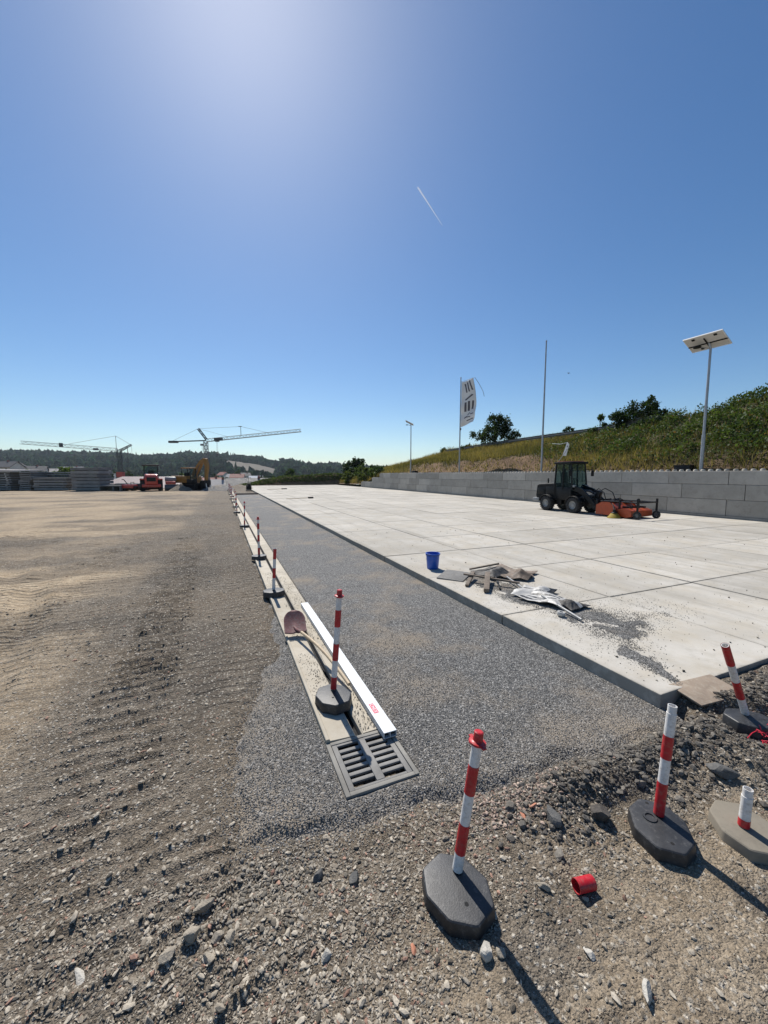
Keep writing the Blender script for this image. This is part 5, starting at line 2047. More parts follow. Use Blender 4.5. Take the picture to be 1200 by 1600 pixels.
    MB().b2((-.5, -2.16, .18), (.5, -2.04, .78), bev=.02).build('quick_hitch', 'black_metal', root)
    for sx in (-.15, .15):
        pts = [(sx, -1.6, 1.05), (sx * 1.5, -1.95, 1.28), (sx * 2, -2.3, 1.1), (sx * 2.2, -2.45, .75)]
        MB().tube(pts, .02, 6).build('hydraulic_hose', 'black_metal', root)
    for sx in (-1, 1):
        MB().box((sx * .45, -.72, 1.36), (.16, .1, .12), bev=.02).build('headlight', 'light_grey', root)
    MB().cyl((-.45, 1.0, 1.45), (-.45, 1.0, 1.75), .04, .04, 10).build('exhaust', 'black_metal', root)


build_loader()


def build_sweeper():
    root = empty('sweeper', (17.15, 12.15, SLAB_Z))
    root.scale = (.80, .78, .80)
    tag(root, 'orange sweeper attachment with black frame on the front of the loader', 'sweeper')
    # hood box over the brush: front towards -Y
    hd = MB().prism([(.95, .18), (.95, .62), (.62, .80), (.15, .80), (-.2, .55), (-.35, .18)], -.95, .95, axis='X')
    o = hd.build('brush_hood', 'orange', root, smooth=False)
    bv = o.modifiers.new('b', 'BEVEL')
    bv.width = .025
    bv.segments = 2
    for sx in (-1, 1):
        MB().prism([(.98, .12), (.98, .66), (.6, .86), (.1, .86), (-.28, .56), (-.42, .12)], sx * .955 - (.012 if sx < 0 else 0), sx * .955 + (.012 if sx > 0 else 0), axis='X').build('side_plate', 'orange', root, smooth=False)
    MB().lathe([(.0, -.93), (.30, -.93), (.33, -.5), (.33, .5), (.30, .93), (0, .93)], 26, (0, .3, .34), axis='X').build('roller_brush', 'tyre', root)
    # collecting bucket in front
    MB().prism([(-.42, .1), (-.36, .5), (-.85, .55), (-1.15, .45), (-1.2, .14), (-.9, .06)], -.9, .9, axis='X').build('dirt_bin', 'orange', root, smooth=False)
    fr = MB()
    for sx in (-1, 1):
        fr.tube([(sx * .8, .8, .88), (sx * .8, -.4, .92), (sx * .8, -1.45, .9)], .045, 8)
        fr.b2((sx * .8 - .04, -1.5, .35), (sx * .8 + .04, -1.42, 1.12))
        fr.b2((sx * .8 - .04, -.45, .4), (sx * .8 + .04, -.37, 1.05))
    fr.tube([(-.85, -1.46, .92), (.85, -1.46, .92)], .045, 8)
    fr.tube([(-.85, .6, .9), (.85, .6, .9)], .045, 8)
    fr.build('frame', 'black_metal', root)
    MB().b2((-.45, .98, .2), (.45, 1.12, .85), bev=.02).build('mount_plate', 'black_metal', root)
    MB().box((-.25, .38, .84), (.7, .5, .06), rot=(0, 0, .1), bev=.02).build('cover_plate', 'black_metal', root)
    MB().box((.5, .2, .82), (.5, .4, .1), bev=.03).build('valve_block', 'black_metal', root)
    MB().b2((-.9, -.37, .10), (.9, -.33, .40)).build('rubber_skirt', 'tyre', root)
    for sx in (-.5, .1, .6):
        MB().b2((sx - .05, -.95, .56), (sx + .05, -.40, .66)).build('bin_strut', 'black_metal', root)
    for sx in (-.3, .0, .3):
        MB().tube([(sx, .9, .8), (sx * 1.3, .5, 1.05), (sx * 1.6, .1, .85)], .022, 6).build('hydraulic_hose', 'black_metal', root)
    for sx in (-1, 1):
        wheel(root, (sx * .8, -1.46, .22), .22, .12, 'grey_metal', 0, rimf=.5)
    MB().cyl((-.3, .5, .86), (.3, .5, .98), .08, .08, 12).build('hydraulic_motor', 'black_metal', root)
    # side broom
    sb2 = empty('side_broom', (-1.12, -.35, 0))
    sb2.parent = root
    MB().lathe([(.1, .3), (.16, .28), (.36, .02), (.33, .0), (.1, .2)], 26, (0, 0, 0)).build('bristles', 'yellow_bristle', sb2)
    MB().lathe([(0, .48), (.08, .48), (.1, .34), (.17, .3), (.17, .26), (0, .26)], 18).build('broom_head', 'black_metal', sb2)
    MB().tube([(0, 0, .45), (.2, .25, .7), (.35, .5, .8)], .035, 8).build('broom_arm', 'black_metal', sb2)


build_sweeper()


# ================================================================== LEFT BACKGROUND
def build_roller():
    root = empty('road_roller', (-8.6, 58.6, gz(-8.6, 58.6)), rz=math.radians(8))
    tag(root, 'red soil roller with black canopy seen from behind', 'road roller')
    # hood towards the camera (-Y)
    hd = MB().prism([(-2.2, .75), (-2.25, 1.7), (-1.9, 2.1), (-.3, 2.25), (-.2, .75)], -.72, .72, axis='X')
    o = hd.build('engine_hood', 'roller_red', root, smooth=False)
    bv = o.modifiers.new('b', 'BEVEL')
    bv.width = .16
    bv.segments = 3
    MB().b2((-.5, -2.31, 1.2), (.5, -2.27, 1.72), bev=.02).build('radiator_grille', 'black_metal', o)
    MB().b2((-1.05, -2.0, .45), (1.05, -.2, .85), bev=.08).build('chassis', 'roller_red', root)
    for sx in (-1, 1):
        wheel(root, (sx * .98, -1.1, .78), .78, .55, 'roller_red', 20)
        MB().b2((sx * .98 - .3, -1.9, 1.38), (sx * .98 + .3, -.3, 1.56), bev=.08).build('mudguard', 'roller_red', root)
    cab = empty('canopy', (0, 0, 0))
    cab.parent = root
    for sx in (-1, 1):
        for y in (-.3, 1.0):
            MB().cyl((sx * .8, y, 1.2), (sx * .76, y, 3.2), .06, .06, 8).build('pillar', 'black_metal', cab)
    MB().b2((-1.0, -.5, 3.2), (1.0, 1.25, 3.36), bev=.05).build('roof', 'black_metal', cab)
    MB().b2((-.35, .1, 1.9), (.35, .7, 2.6), bev=.06).build('seat', 'black_metal', cab)
    g = MB()
    g.add([(-.76, -.32, 2.2), (.76, -.32, 2.2), (.72, -.32, 3.15), (-.72, -.32, 3.15)], [(0, 1, 2, 3)])
    g.build('rear_window', 'glass', cab, smooth=False)
    MB().lathe([(0, -1.05), (.7, -1.05), (.75, -1.0), (.75, 1.0), (.7, 1.05), (0, 1.05)], 30, (0, 2.6, .76), axis='X').build('drum', 'grey_metal', root)
    dy = MB()
    for sx in (-1, 1):
        dy.b2((sx * 1.15 - .08, 1.2, .6), (sx * 1.15 + .08, 3.4, 1.0))
    dy.b2((-1.2, 3.25, .6), (1.2, 3.45, 1.0)).b2((-1.2, 1.2, .6), (1.2, 1.5, 1.1))
    dy.build('drum_frame', 'roller_red', root)


build_roller()

# ---- towed tandem roller beside it
root = empty('tandem_roller', (-6.35, 58.4, gz(-6.35, 58.4)), rz=math.radians(4))
tag(root, 'small red and grey tandem roller right of the red soil roller', 'tandem roller')
MB().lathe([(0, -.7), (.36, -.7), (.4, -.66), (.4, .66), (.36, .7), (0, .7)], 24, (0, -.7, .4), axis='X').build('drum', 'grey_metal', root)
MB().lathe([(0, -.7), (.36, -.7), (.4, -.66), (.4, .66), (.36, .7), (0, .7)], 24, (0, 1.1, .4), axis='X').build('drum', 'grey_metal', root)
MB().b2((-.6, -.9, .85), (.6, 1.3, 1.25), bev=.1).build('body', 'roller_red', root)
MB().lathe([(0, -.68), (.3, -.66), (.33, -.6), (.33, .6), (.3, .66), (0, .68)], 20, (0, .1, 1.5), axis='X').build('water_tank', 'light_grey', root)
MB().b2((-.25, .6, 1.2), (.25, 1.0, 1.7), bev=.05).build('seat', 'black_metal', root)


def build_excavator():
    root = empty('excavator', (-3.9, 58.6, gz(-3.9, 58.6)), rz=math.radians(48))
    tag(root, 'yellow crawler excavator with its arm folded up, standing by the gravel heap', 'excavator')
    for sx in (-1, 1):
        t = MB().prism([(-1.9, .35), (-1.65, .05), (1.65, .05), (1.9, .35), (1.75, .8), (-1.75, .8)], sx * 1.1 - .28, sx * 1.1 + .28, axis='X')
        for k in range(14):
            t.b2((sx * 1.1 - .3, -1.85 + k * .275, .0), (sx * 1.1 + .3, -1.7 + k * .275, .06))
        for k in range(10):
            t.box((sx * 1.1, -1.93 + .01 * k, .15 + .06 * k), (.6, .05, .04))
        t.build('track', 'black_metal', root, smooth=False)
    MB().b2((-.9, -1.0, .6), (.9, 1.0, .95)).build('undercarriage', 'black_metal', root)
    bd = MB().b2((-1.35, -.6, 1.0), (1.25, 2.2, 1.95), bev=.12).build('house', 'excavator_yellow', root)
    MB().b2((-1.3, 1.5, 1.0), (1.2, 2.5, 1.8), bev=.2).build('counterweight', 'black_metal', root)
    cab = empty('cab', (0, 0, 0))
    cab.parent = root
    for x in (-1.28, -.32):
        for y in (-1.25, .25):
            MB().cyl((x, y, 1.0), (x, y * .92, 2.95), .06, .05, 8).build('pillar', 'black_metal', cab)
    MB().b2((-1.35, -1.25, 2.92), (-.25, .35, 3.05), bev=.05).build('roof', 'excavator_yellow', cab)
    MB().b2((-1.32, -1.28, .95), (-.28, .3, 1.5), bev=.04).build('cab_base', 'black_metal', cab)
    g = MB()
    g.add([(-1.25, -1.27, 1.5), (-.35, -1.27, 1.5), (-.35, -1.18, 2.9), (-1.25, -1.18, 2.9)], [(0, 1, 2, 3)])
    g.build('windscreen', 'glass', cab, smooth=False)
    MB().b2((-1.05, -.5, 1.5), (-.55, .1, 2.4), bev=.08).build('seat', 'black_metal', cab)
    # boom rises, stick hangs down in front
    bo = MB().prism([(.2, 1.6), (-.6, 3.0), (-1.6, 4.05), (-2.3, 4.2), (-2.35, 3.85), (-1.7, 3.55), (-.9, 2.4), (-.15, 1.35)], .05, .55, axis='X')
    bo.build('boom', 'excavator_yellow', root, smooth=False)
    MB().prism([(-2.0, 4.35), (-2.55, 4.25), (-2.75, 3.2), (-2.35, 1.25), (-2.15, 1.25), (-2.3, 3.2), (-2.0, 3.95)], .1, .5, axis='X').build('stick', 'excavator_yellow', root, smooth=False)
    MB().prism([(-2.45, 1.35), (-1.95, 1.3), (-1.55, .75), (-1.6, .25), (-2.1, .12), (-2.45, .5)], -.35, .95, axis='X').build('bucket', 'black_metal', root, smooth=False)
    for sx in (.0, .6):
        MB().cyl((sx, -.3, 1.3), (sx, -1.15, 2.75), .07, .07, 8).cyl((sx, -1.1, 2.7), (sx, -1.5, 3.4), .04, .04, 8).build('boom_cylinder', 'grey_metal', root)
    MB().cyl((.3, -1.4, 4.12), (.3, -2.3, 4.35), .07, .07, 8).build('stick_cylinder', 'grey_metal', root)


build_excavator()


# ---- concrete slab stacks: every slab is a thing
def slab_stack(what, x, y, rz, n, lw, th, gap, first_z=.08, jit=.12, mats=('stack',), seed=1, group='concrete slabs stacked on the left', shrink=None):
    r = random.Random(seed)
    base = gz(x, y)
    z = base + first_z
    me = MB().box((0, 0, 0), (lw[0], lw[1], th), bev=.015).mesh('concrete_slab', False)
    bt = MB().box((0, 0, 0), (.12, lw[1] * .9, gap), bev=0).mesh('spacer_timber', False)
    bt.materials.append(M['brown_wood'])
    me.materials.append(M[mats[0]])
    for k in range(n):
        o = bpy.data.objects.new('concrete_slab', me)
        COL.objects.link(o)
        dx = r.uniform(-jit, jit) + (shrink[1] if shrink and k >= shrink[0] else 0)
        o.location = (x + dx * math.cos(rz), y + dx * math.sin(rz), z + th / 2)
        o.rotation_euler = (0, 0, rz + r.uniform(-.02, .02))
        pos = 'topmost' if k == n - 1 else ORD[k]
        tag(o, 'grey concrete slab, %s in %s' % (pos + ('' if pos in ('topmost', 'bottom') else ' from the bottom'), what), 'concrete slab', group)
        for sx in (-.36, .36):
            s = bpy.data.objects.new('spacer_timber', bt)
            COL.objects.link(s)
            s.parent = o
            s.location = (sx * lw[0], 0, -th / 2 - gap / 2)
        z += th + gap


R0 = math.atan2(-RGT[1], RGT[0])
RZ = -YAW
slab_stack('the tall stack nearest the red roof', -15.7, 61.6, RZ, 7, (3.6, 2.6), .36, .07, seed=1, shrink=(4, -.12))
slab_stack('the low wide stack left of the tall stack', -20.4, 64.8, RZ, 5, (4.4, 2.6), .25, .09, seed=2)
slab_stack('the narrow stack at the left beside the low wide one', -23.6, 66.6, RZ, 9, (1.5, 2.6), .19, .09, seed=3, jit=.2)
slab_stack('the tall wide stack at the left edge under the pale sheet', -27.0, 68.0, RZ, 8, (3.7, 2.6), .20, .11, seed=4)
slab_stack('the stack cut by the left edge of the picture', -31.6, 70.0, RZ, 8, (4.2, 2.6), .20, .11, seed=5)
slab_stack('the thin rear stack seen above the low wide stack', -21.0, 67.6, RZ, 10, (4.6, 1.6), .15, .10, seed=6, jit=.25)

o = MB().box((0, 0, 0), (10.5, 4.5, .16), bev=.02).build('roof_sheet', 'roof_pale')
o.location = (-29.2, 69.6, 2.72)
o.rotation_euler = (.02, .012, RZ)
tag(o, 'large pale flat sheet lying on top of the left slab stacks', 'sheet')

# ---- concrete frames and small machine in front of the roof
root = empty('concrete_trough', (-13.1, 60.0, gz(-13.1, 60.0)), rz=RZ)
tag(root, 'open pale concrete frame box between the tall stack and the small machine', 'concrete frame')
fr = MB()
fr.b2((-1.5, -.8, .62), (1.4, .8, .76)).b2((-1.5, -.8, 0), (-1.36, .8, .618)).b2((.35, -.8, 0), (.49, .8, .618)).b2((1.26, -.8, 0), (1.4, .8, .618))
fr.b2((-1.36, .7, 0), (1.26, .79, .61))
fr.build('frame', 'stack', root, smooth=False)
root = empty('trench_roller', (-11.2, 59.2, gz(-11.2, 59.2)), rz=RZ)
tag(root, 'small dark red walk behind machine left of the red roller', 'walk behind machine')
MB().b2((-.75, -.5, .35), (.75, .5, .8), bev=.08).build('body', 'roller_red', root)
for sx in (-.5, .5):
    MB().lathe([(0, -.4), (.34, -.4), (.36, .4), (0, .4)], 16, (sx, 0, .36), axis='Y').build('drum', 'black_metal', root)
MB().tube([(-.2, 0, .8), (-.7, 0, 1.45), (-.95, 0, 1.5)], .05, 6).build('handle', 'black_metal', root)
MB().tube([(.4, -.3, .8), (.4, -.3, 1.1), (.4, .3, 1.1), (.4, .3, .8)], .04, 6).build('lifting_frame', 'black_metal', root)
MB().b2((-3.4, 1.8, 0), (1.2, 3.2, .95), bev=.3).build('dark_crate', 'roof_dark', root)


# ---- gravel heap by the excavator
def heap(name, label, x, y, rx, ry, h, mat, seed):
    n = 40
    g = np.linspace(-1, 1, n)
    gu, gv = np.meshgrid(g, g)
    rr = np.hypot(gu, gv)
    z = h * np.clip(1 - rr, 0, 1) ** .9 * (1 + .5 * (fbm(gu * 3 + 4, gv * 3 + 4, seed, 3) - .5)) - .06
    V = np.stack([gu * rx, gv * ry, z], -1).reshape(-1, 3)
    o = link(name, np_mesh(name, V, grid_faces(n, n), smooth=True, attrs={'dust': np.zeros(n * n)}), mat)
    o.location = (x, y, gz(x, y))
    tag(o, label, 'heap')


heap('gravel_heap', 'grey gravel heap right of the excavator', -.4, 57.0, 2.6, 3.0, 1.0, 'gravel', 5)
heap('earth_heap', 'low earth heap left of the excavator track', -5.0, 56.6, 1.6, 1.6, .9, 'earth', 6)
heap('earth_heap', 'dark earth heap beyond the end of the gravel bed', 2.3, 60.0, 2.4, 6.0, .75, 'earth', 7)
for k, (x, y, h_) in enumerate(((-1.9, 55.6, .95), (-1.5, 55.9, .75), (-1.1, 55.4, .6))):
    root = empty('survey_stake', (x, y, gz(x, y)))
    tag(root, ['tall white stake', 'middle white stake', 'short white stake'][k] + ' in front of the excavator track', 'stake')
    MB().cyl((0, 0, -.1), (.08 * (k - 1), .05, h_), .05, .045, 8).build('shaft', 'white_plastic', root)
    MB().box((.05, 0, h_ * .35), (.25, .1, .3), bev=.03).build('sleeve', 'light_grey', root)


# ================================================================== FAR BUILDINGS
def hall():
    root = empty('hall', (*far(-57.5, 92), -8))
    root.rotation_euler = (0, 0, -YAW + .05)
    tag(root, 'low hall with red and pale striped sheet roof behind the machines', 'hall')
    W_, D_, zt_, zb_ = 20.0, 12.0, 9.55, 7.0
    MB().b2((-W_ / 2 + .3, -D_ / 2 + .6, 0), (W_ / 2 - .3, D_ / 2, zb_ + .1)).build('wall', 'roof_grey', root)
    rf = MB()
    rf.add([(-W_ / 2 - .6, -D_ / 2, zb_ - .55), (W_ / 2 - 1.4, -D_ / 2, zb_ - .55), (W_ / 2 + 1.4, D_ / 2, zt_), (-W_ / 2 + 1.8, D_ / 2, zt_)], [(0, 1, 2, 3)])
    ro = rf.build('roof', 'roof_red', root, smooth=False)
    ro.modifiers.new('s', 'SOLIDIFY').thickness = .12
    n = 36
    for k in range(n + 1):
        a = k / n
        x0 = -W_ / 2 - .6 + a * (W_ - .8)
        x1 = -W_ / 2 + 1.8 + a * (W_ - .4)
        p0, p1 = Vector((x0, -D_ / 2, zb_ - .5)), Vector((x1, D_ / 2, zt_ + .05))
        v = MB().add([p0 + Vector((-.11, 0, 0)), p0 + Vector((.11, 0, 0)), p1 + Vector((.11, 0, 0)), p1 + Vector((-.11, 0, 0)),
                      p0 + Vector((-.11, 0, .08)), p0 + Vector((.11, 0, .08)), p1 + Vector((.11, 0, .08)), p1 + Vector((-.11, 0, .08))],
                     [(0, 3, 2, 1), (4, 5, 6, 7), (0, 1, 5, 4), (1, 2, 6, 5), (2, 3, 7, 6), (3, 0, 4, 7)])
        v.build('roof_rib', 'roof_pale', ro, smooth=False)


hall()


def house(label, px, d, zr, w_, dp, wallm, roofm, rz=0.0, hroof=2.6, hwall=5.5, chimney=True):
    """gabled house whose ridge is at height zr"""
    u = (px - 600) / 600 * d
    x, y = far(u, d)
    z0 = zr - hroof - hwall
    root = empty('house', (x, y, z0), rz=-YAW + rz)
    tag(root, label, 'house', 'houses in the valley')
    MB().b2((-w_ / 2, -dp / 2, -6), (w_ / 2, dp / 2, hwall)).build('wall', wallm, root, smooth=False)
    o = .45
    rf = MB().prism([(-dp / 2 - o, hwall - .15), (0, hwall + hroof), (dp / 2 + o, hwall - .15), (dp / 2 + o, hwall + .12), (0, hwall + hroof + .28), (-dp / 2 - o, hwall + .12)], -w_ / 2 - o, w_ / 2 + o, axis='X')
    ro = rf.build('roof', roofm, root, smooth=False)
    MB().prism([(-dp / 2, hwall), (0, hwall + hroof - .02), (dp / 2, hwall)], -w_ / 2 + .02, w_ / 2 - .02, axis='X').build('gable', wallm, root, smooth=False)
    if chimney:
        MB().b2((w_ * .18, -.3, hwall + hroof - .8), (w_ * .18 + .7, .4, hwall + hroof + .9)).build('chimney', 'roof_tile', ro)
    for k in range(max(2, int(w_ / 3.4))):
        wx = -w_ / 2 + w_ * (k + .5) / max(2, int(w_ / 3.4))
        for zz in (1.2, 3.6):
            MB().b2((wx - .5, -dp / 2 - .04, zz), (wx + .5, -dp / 2 + .05, zz + 1.3)).build('window', 'window', root, smooth=False)
    return root


def zy(py, d):
    return 2.08 + (742 - py) / 600 * d


HS = [('dark slate roofed house at the far left edge', 8, 210, 722, 15, 10, 'render', 'roof_dark', .1),
      ('grey roofed house with pale roof slope left of the bush', 30, 240, 724, 13, 9, 'render_white', 'roof_grey', -.5),
      ('dark roofed house behind the left slab stacks', 52, 225, 729, 14, 9, 'render', 'roof_dark', .5),
      ('small white house right of the dark roofed houses at left', 92, 235, 733, 7, 7, 'render_white', 'roof_pale', .8),
      ('dark house between the bush and the tall stack', 116, 250, 730, 12, 9, 'render', 'roof_grey', .3),
      ('pale house behind the tall slab stack', 168, 260, 733, 8, 8, 'render_white', 'roof_dark', -.6),
      ('red tiled house right of the excavator', 332, 175, 747, 9, 9, 'render', 'roof_tile', .9),
      ('pale roofed shed right of the excavator', 343, 150, 750, 6, 7, 'render', 'roof_pale', .6),
      ('red roofed house in the village above the row of posts', 372, 330, 741, 11, 9, 'render', 'roof_tile', .2),
      ('pale house in the village above the row of posts', 363, 350, 741, 8, 9, 'render_white', 'roof_grey', -.3),
      ('bright white roofed building in the village', 401, 300, 744, 10, 8, 'render_white', 'render_white', .05),
      ('grey house below the hillside field', 384, 380, 739, 9, 8, 'render', 'roof_dark', .6),
      ('small house right of the white roofed building', 411, 330, 748, 7, 7, 'render_white', 'roof_grey', .5),
      ('village house left of the red roofed one', 350, 390, 738, 9, 8, 'render', 'roof_tile', -.5),
      ('wide dark roofed barn just beyond the end of the yard', 391, 135, 748, 15, 14, 'roof_dark', 'roof_dark', .15)]
for (lab, px, d, py, w_, dp, wm, rm, rz) in HS:
    house(lab, px, d, zy(py, d), w_, dp, wm, rm, rz, hroof=3.0 if 'barn' not in lab else 4.0)

# garden trees in the valley, each its own
vr = random.Random(44)
VT = [(40, 190, 731), (70, 200, 733), (104, 195, 729), (130, 215, 731), (150, 225, 732), (175, 240, 735), (205, 230, 735), (225, 210, 738), (285, 200, 736), (342, 240, 742), (356, 260, 745), (380, 250, 747),
      (412, 230, 742), (425, 220, 740), (448, 200, 745), (470, 190, 741), (487, 195, 738), (505, 190, 741), (520, 200, 738), (575, 170, 741), (335, 300, 739), (392, 400, 735), (372, 420, 733)]
VN = ['first', 'second', 'third', 'fourth', 'fifth', 'sixth', 'seventh', 'eighth', 'ninth', 'tenth', 'eleventh', 'twelfth', 'thirteenth', 'fourteenth', 'fifteenth', 'sixteenth', 'seventeenth', 'eighteenth', 'nineteenth', 'twentieth', 'twenty-first', 'twenty-second', 'twenty-third']
order = sorted(range(len(VT)), key=lambda i: VT[i][0])
for rank, i in enumerate(order):
    px, d, py = VT[i]
    x, y = far((px - 600) / 600 * d, d)
    zt_ = zy(py, d)
    hgt = zt_ + 14.5
    w_ = vr.uniform(2.6, 4.2)
    make_tree('valley_tree', 'dark green valley tree among the houses, %s counted from the left' % VN[rank], (x, y, -14.5), hgt,
              [(0, 0, hgt * .72, w_, w_, hgt * .2), (vr.uniform(-2.5, 2.5), 0, hgt * .55, w_ * .9, w_ * .9, hgt * .2), (vr.uniform(-1, 1), 0, hgt * .86, w_ * .6, w_ * .6, hgt * .1)],
              1500, .95, DG if vr.random() < .75 else MG, .3, 400 + i, group='trees among the valley houses', clumps=36)


# ================================================================== CRANES
def truss(b, p0, p1, s, nb, r=.07, rb=.045, tri=False):
    """square lattice from p0 to p1"""
    p0, p1 = Vector(p0), Vector(p1)
    ax = (p1 - p0).normalized()
    side = ax.cross(Vector((0, 0, 1)))
    if side.length < .1:
        side = Vector((1, 0, 0))
    side.normalize()
    up = side.cross(ax)
    offs = [side * s / 2 - up * s / 2, -side * s / 2 - up * s / 2, up * s / 2] if tri else [side * s / 2 + up * s / 2, -side * s / 2 + up * s / 2, -side * s / 2 - up * s / 2, side * s / 2 - up * s / 2]
    for o in offs:
        b.cyl(p0 + o, p1 + o, r, n=5)
    m = len(offs)
    for k in range(nb):
        a, c = p0.lerp(p1, k / nb), p0.lerp(p1, (k + 1) / nb)
        for i in range(m):
            j = (i + 1) % m
            q0, q1 = (i, j) if k % 2 else (j, i)
            b.cyl(a + offs[q0], c + offs[q1], rb, n=4, cap=False)
    return b


def crane_left():
    bx, by = far((190.5 - 600) / 600 * 150, 150)
    root = empty('tower_crane', (bx, by, -16))
    root.rotation_euler = (0, 0, -YAW)
    tag(root, 'small tower crane with jib pointing left above the slab stacks', 'tower crane', 'tower cranes')
    zt_ = 16 + 12.0
    truss(MB(), (-.6, 0, 0), (-.6, 0, zt_), .75, 22, .09, .05).build('mast', 'crane_dark', root)
    truss(MB(), (.7, 0, 0), (.7, 0, zt_ - .5), .4, 22, .07, .04).build('climbing_frame', 'crane_dark', root)
    MB().b2((-1.2, -.7, 16 + 1.2), (1.2, .7, 16 + 3.2)).build('red_section', 'crane_red', root)
    truss(MB(), (-.6, 0, zt_ - .3), (-34.0, -4, zt_ + 2.2), 1.15, 30, .075, .05, tri=True).build('jib', 'crane_grey', root)
    MB().b2((-20.6, -3, zt_ + .6), (-20.0, -1.8, zt_ + 2.1)).build('jib_joint', 'crane_dark', root)
    MB().cyl((-1.0, 0, zt_), (-1.0, 0, zt_ + 5.0), .1, .08, 6).build('top_post', 'crane_dark', root)
    MB().cyl((-1.0, 0, zt_ + 5.0), (-17.5, -2.2, zt_ + 1.8), .05, n=4).cyl((-1.0, 0, zt_ + 5.0), (4.8, 0, zt_ + 1.6), .05, n=4).build('pendant_rope', 'wire', root)
    truss(MB(), (.2, 0, zt_ - .5), (4.9, 0, zt_ + 1.6), .5, 5, .09, .05).cyl((.8, 0, zt_ - 1), (3.6, 0, zt_ + .6), .1, n=6).build('counter_jib', 'crane_dark', root)
    MB().cyl((3.3, 0, zt_ - 2.5), (3.3, 0, zt_ + .6), .11, n=6).cyl((4.9, 0, zt_ - 2.5), (4.9, 0, zt_ + 1.6), .04, n=4).build('stay_rod', 'crane_dark', root)
    MB().b2((-9.0, -1.4, zt_ - .5), (-7.6, -.4, zt_ + .25)).build('trolley', 'crane_dark', root)


crane_left()


def crane_right():
    bx, by = far((325 - 600) / 600 * 130, 130)
    root = empty('tower_crane', (bx, by, -14))
    root.rotation_euler = (0, 0, -YAW)
    tag(root, 'taller tower crane with long jib pointing right behind the excavator', 'tower crane', 'tower cranes')
    zt_ = 14 + 13.2
    truss(MB(), (0, 0, 0), (0, 0, zt_ - 6.0), 1.15, 14, .16, .09).build('lower_mast', 'crane_dark', root)
    truss(MB(), (0, 0, zt_ - 6.0), (0, 0, zt_), 1.0, 6, .12, .08).build('upper_mast', 'crane_grey', root)
    MB().b2((-.75, -.75, zt_ - 7.4), (.75, .75, zt_ - 5.9)).build('turntable', 'crane_dark', root)
    truss(MB(), (.4, 0, zt_ + .4), (31.5, 2, zt_ + 3.9), .95, 30, .085, .055, tri=True).build('jib', 'crane_grey', root)
    MB().b2((3.0, -.5, zt_ + .3), (5.6, .5, zt_ + 1.2)).build('winch', 'crane_dark', root)
    MB().cyl((-12.0, 0, zt_ - .1), (0, 0, zt_ + .3), .22, .22, 6).b2((-12.2, -.6, zt_ - .5), (-9.4, .6, zt_ + .2)).build('counter_jib', 'crane_dark', root)
    truss(MB(), (.4, 0, zt_ + .5), (-2.3, 0, zt_ + 4.2), .55, 6, .1, .06).build('apex', 'crane_dark', root)
    MB().cyl((11.6, .7, zt_ + 1.8), (11.6, .7, zt_ + 5.0), .1, .08, 6).b2((10.9, .5, zt_ + 4.9), (11.9, .9, zt_ + 5.1)).build('king_post', 'crane_dark', root)
    rp_ = MB().cyl((-2.3, 0, zt_ + 4.2), (11.6, .7, zt_ + 5.0), .04, n=4).cyl((11.6, .7, zt_ + 5.0), (21, 1.2, zt_ + 2.9), .04, n=4).cyl((-2.3, 0, zt_ + 4.2), (-11, 0, zt_ + .2), .04, n=4).cyl((-2.3, 0, zt_ + 4.2), (7.5, .5, zt_ + 1.6), .03, n=4)
    rp_.build('pendant_rope', 'wire', root)
    MB().b2((3.2, -.3, zt_ - .1), (4.4, .5, zt_ + .35)).build('trolley', 'crane_dark', root)
    MB().cyl((3.6, 0, zt_ - 4.0), (3.6, 0, zt_), .03, n=4).cyl((3.9, 0, zt_ - 4.0), (3.9, 0, zt_), .03, n=4).build('hoist_rope', 'wire', root)
    MB().lathe([(0, .45), (.3, .3), (.35, 0), (.15, -.35), (0, -.5)], 10, (3.75, 0, zt_ - 4.3)).build('hook_block', 'crane_dark', root)
    ld = MB()
    for k in range(12):
        ld.b2((-1.4, -.1, zt_ - 5 + k * .38), (-.95, .1, zt_ - 4.93 + k * .38))
    ld.b2((-1.75, -.3, zt_ - 1.4), (-.8, .3, zt_ - .8))
    ld.build('ladder', 'crane_grey', root)


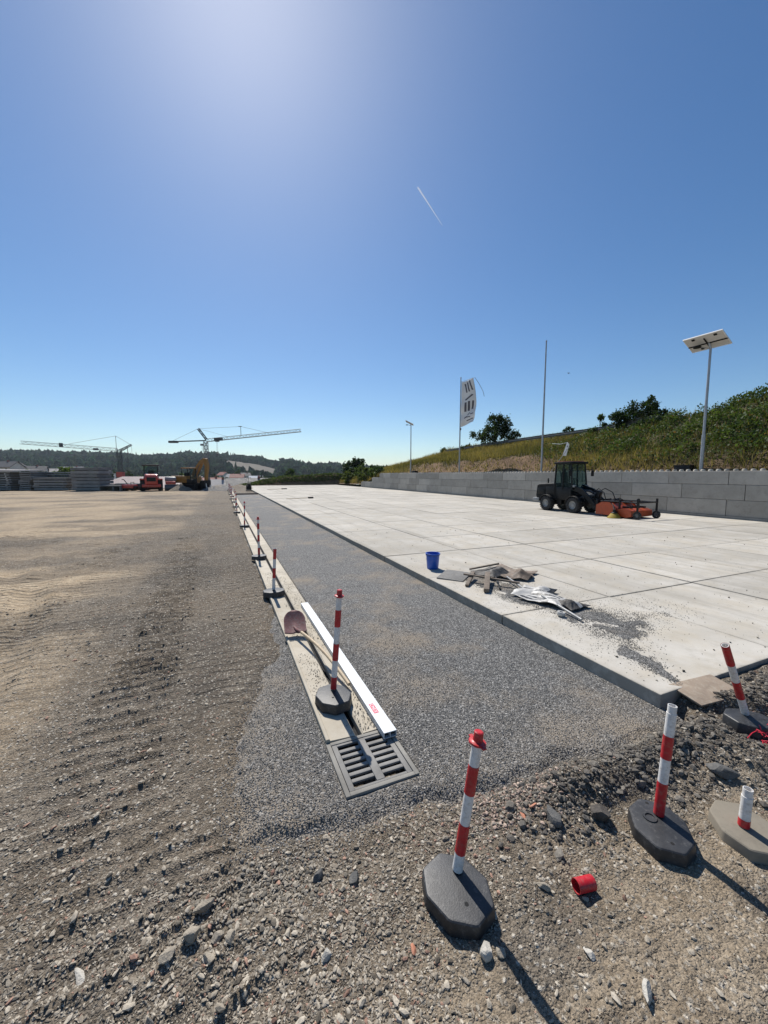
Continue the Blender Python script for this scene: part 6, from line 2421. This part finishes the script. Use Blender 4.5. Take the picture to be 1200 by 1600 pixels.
crane_right()


# ================================================================== SKY THINGS
def trail(label, p0, p1, r0, r1):
    b = MB()
    n = 14
    p0, p1 = Vector(p0), Vector(p1)
    for k in range(n):
        a, c = k / n, (k + 1) / n
        b.cyl(p0.lerp(p1, a), p0.lerp(p1, c), max(1, r0 + (r1 - r0) * a), max(1, r0 + (r1 - r0) * c), 8, cap=False)
    o = b.build('contrail', 'trail')
    tag(o, label, 'contrail')


trail('short white aircraft contrail high in the sky above the flag', (6017, 11580, 9000), (7689, 12869, 9000), 30, 5)

root = empty('bird', (118, 107, 39))
tag(root, 'tiny dark bird in the sky between flagpole and solar lamp', 'bird')
bb = MB().lathe([(0, -.45), (.1, -.3), (.14, 0), (.08, .3), (0, .5)], 8, axis='Y').build('body', 'black_metal', root)
for sx in (-1, 1):
    MB().add([(0, -.12, .05), (0, .15, .05), (sx * .5, .12, .2), (sx * .95, .2, .06), (sx * .5, -.1, .2),
              (0, -.12, .02), (0, .15, .02), (sx * .5, .12, .17), (sx * .95, .2, .05), (sx * .5, -.1, .17)],
             [(0, 1, 2, 4), (4, 2, 3), (5, 9, 7, 6), (9, 8, 7), (0, 4, 9, 5), (4, 3, 8, 9), (1, 6, 7, 2), (2, 7, 8, 3)]).build('wing', 'black_metal', root, smooth=False)


# ================================================================== AIR
def build_haze():
    bm = MB().b2((-4500, -60, -32), (4500, 5200, 140))
    o = bm.build('haze', None, smooth=False)
    m = bpy.data.materials.new('thin_summer_haze')
    m.use_nodes = True
    t = m.node_tree
    for n in list(t.nodes):
        t.nodes.remove(n)
    out = t.nodes.new('ShaderNodeOutputMaterial')
    v = t.nodes.new('ShaderNodeVolumePrincipled')
    v.inputs['Color'].default_value = (.78, .89, 1, 1)
    v.inputs['Density'].default_value = .00008
    v.inputs['Anisotropy'].default_value = .35
    t.links.new(v.outputs[0], out.inputs['Volume'])
    o.data.materials.clear()
    o.data.materials.append(m)
    tag(o, 'thin bluish summer haze over the valley', 'haze', kind='stuff')


build_haze()
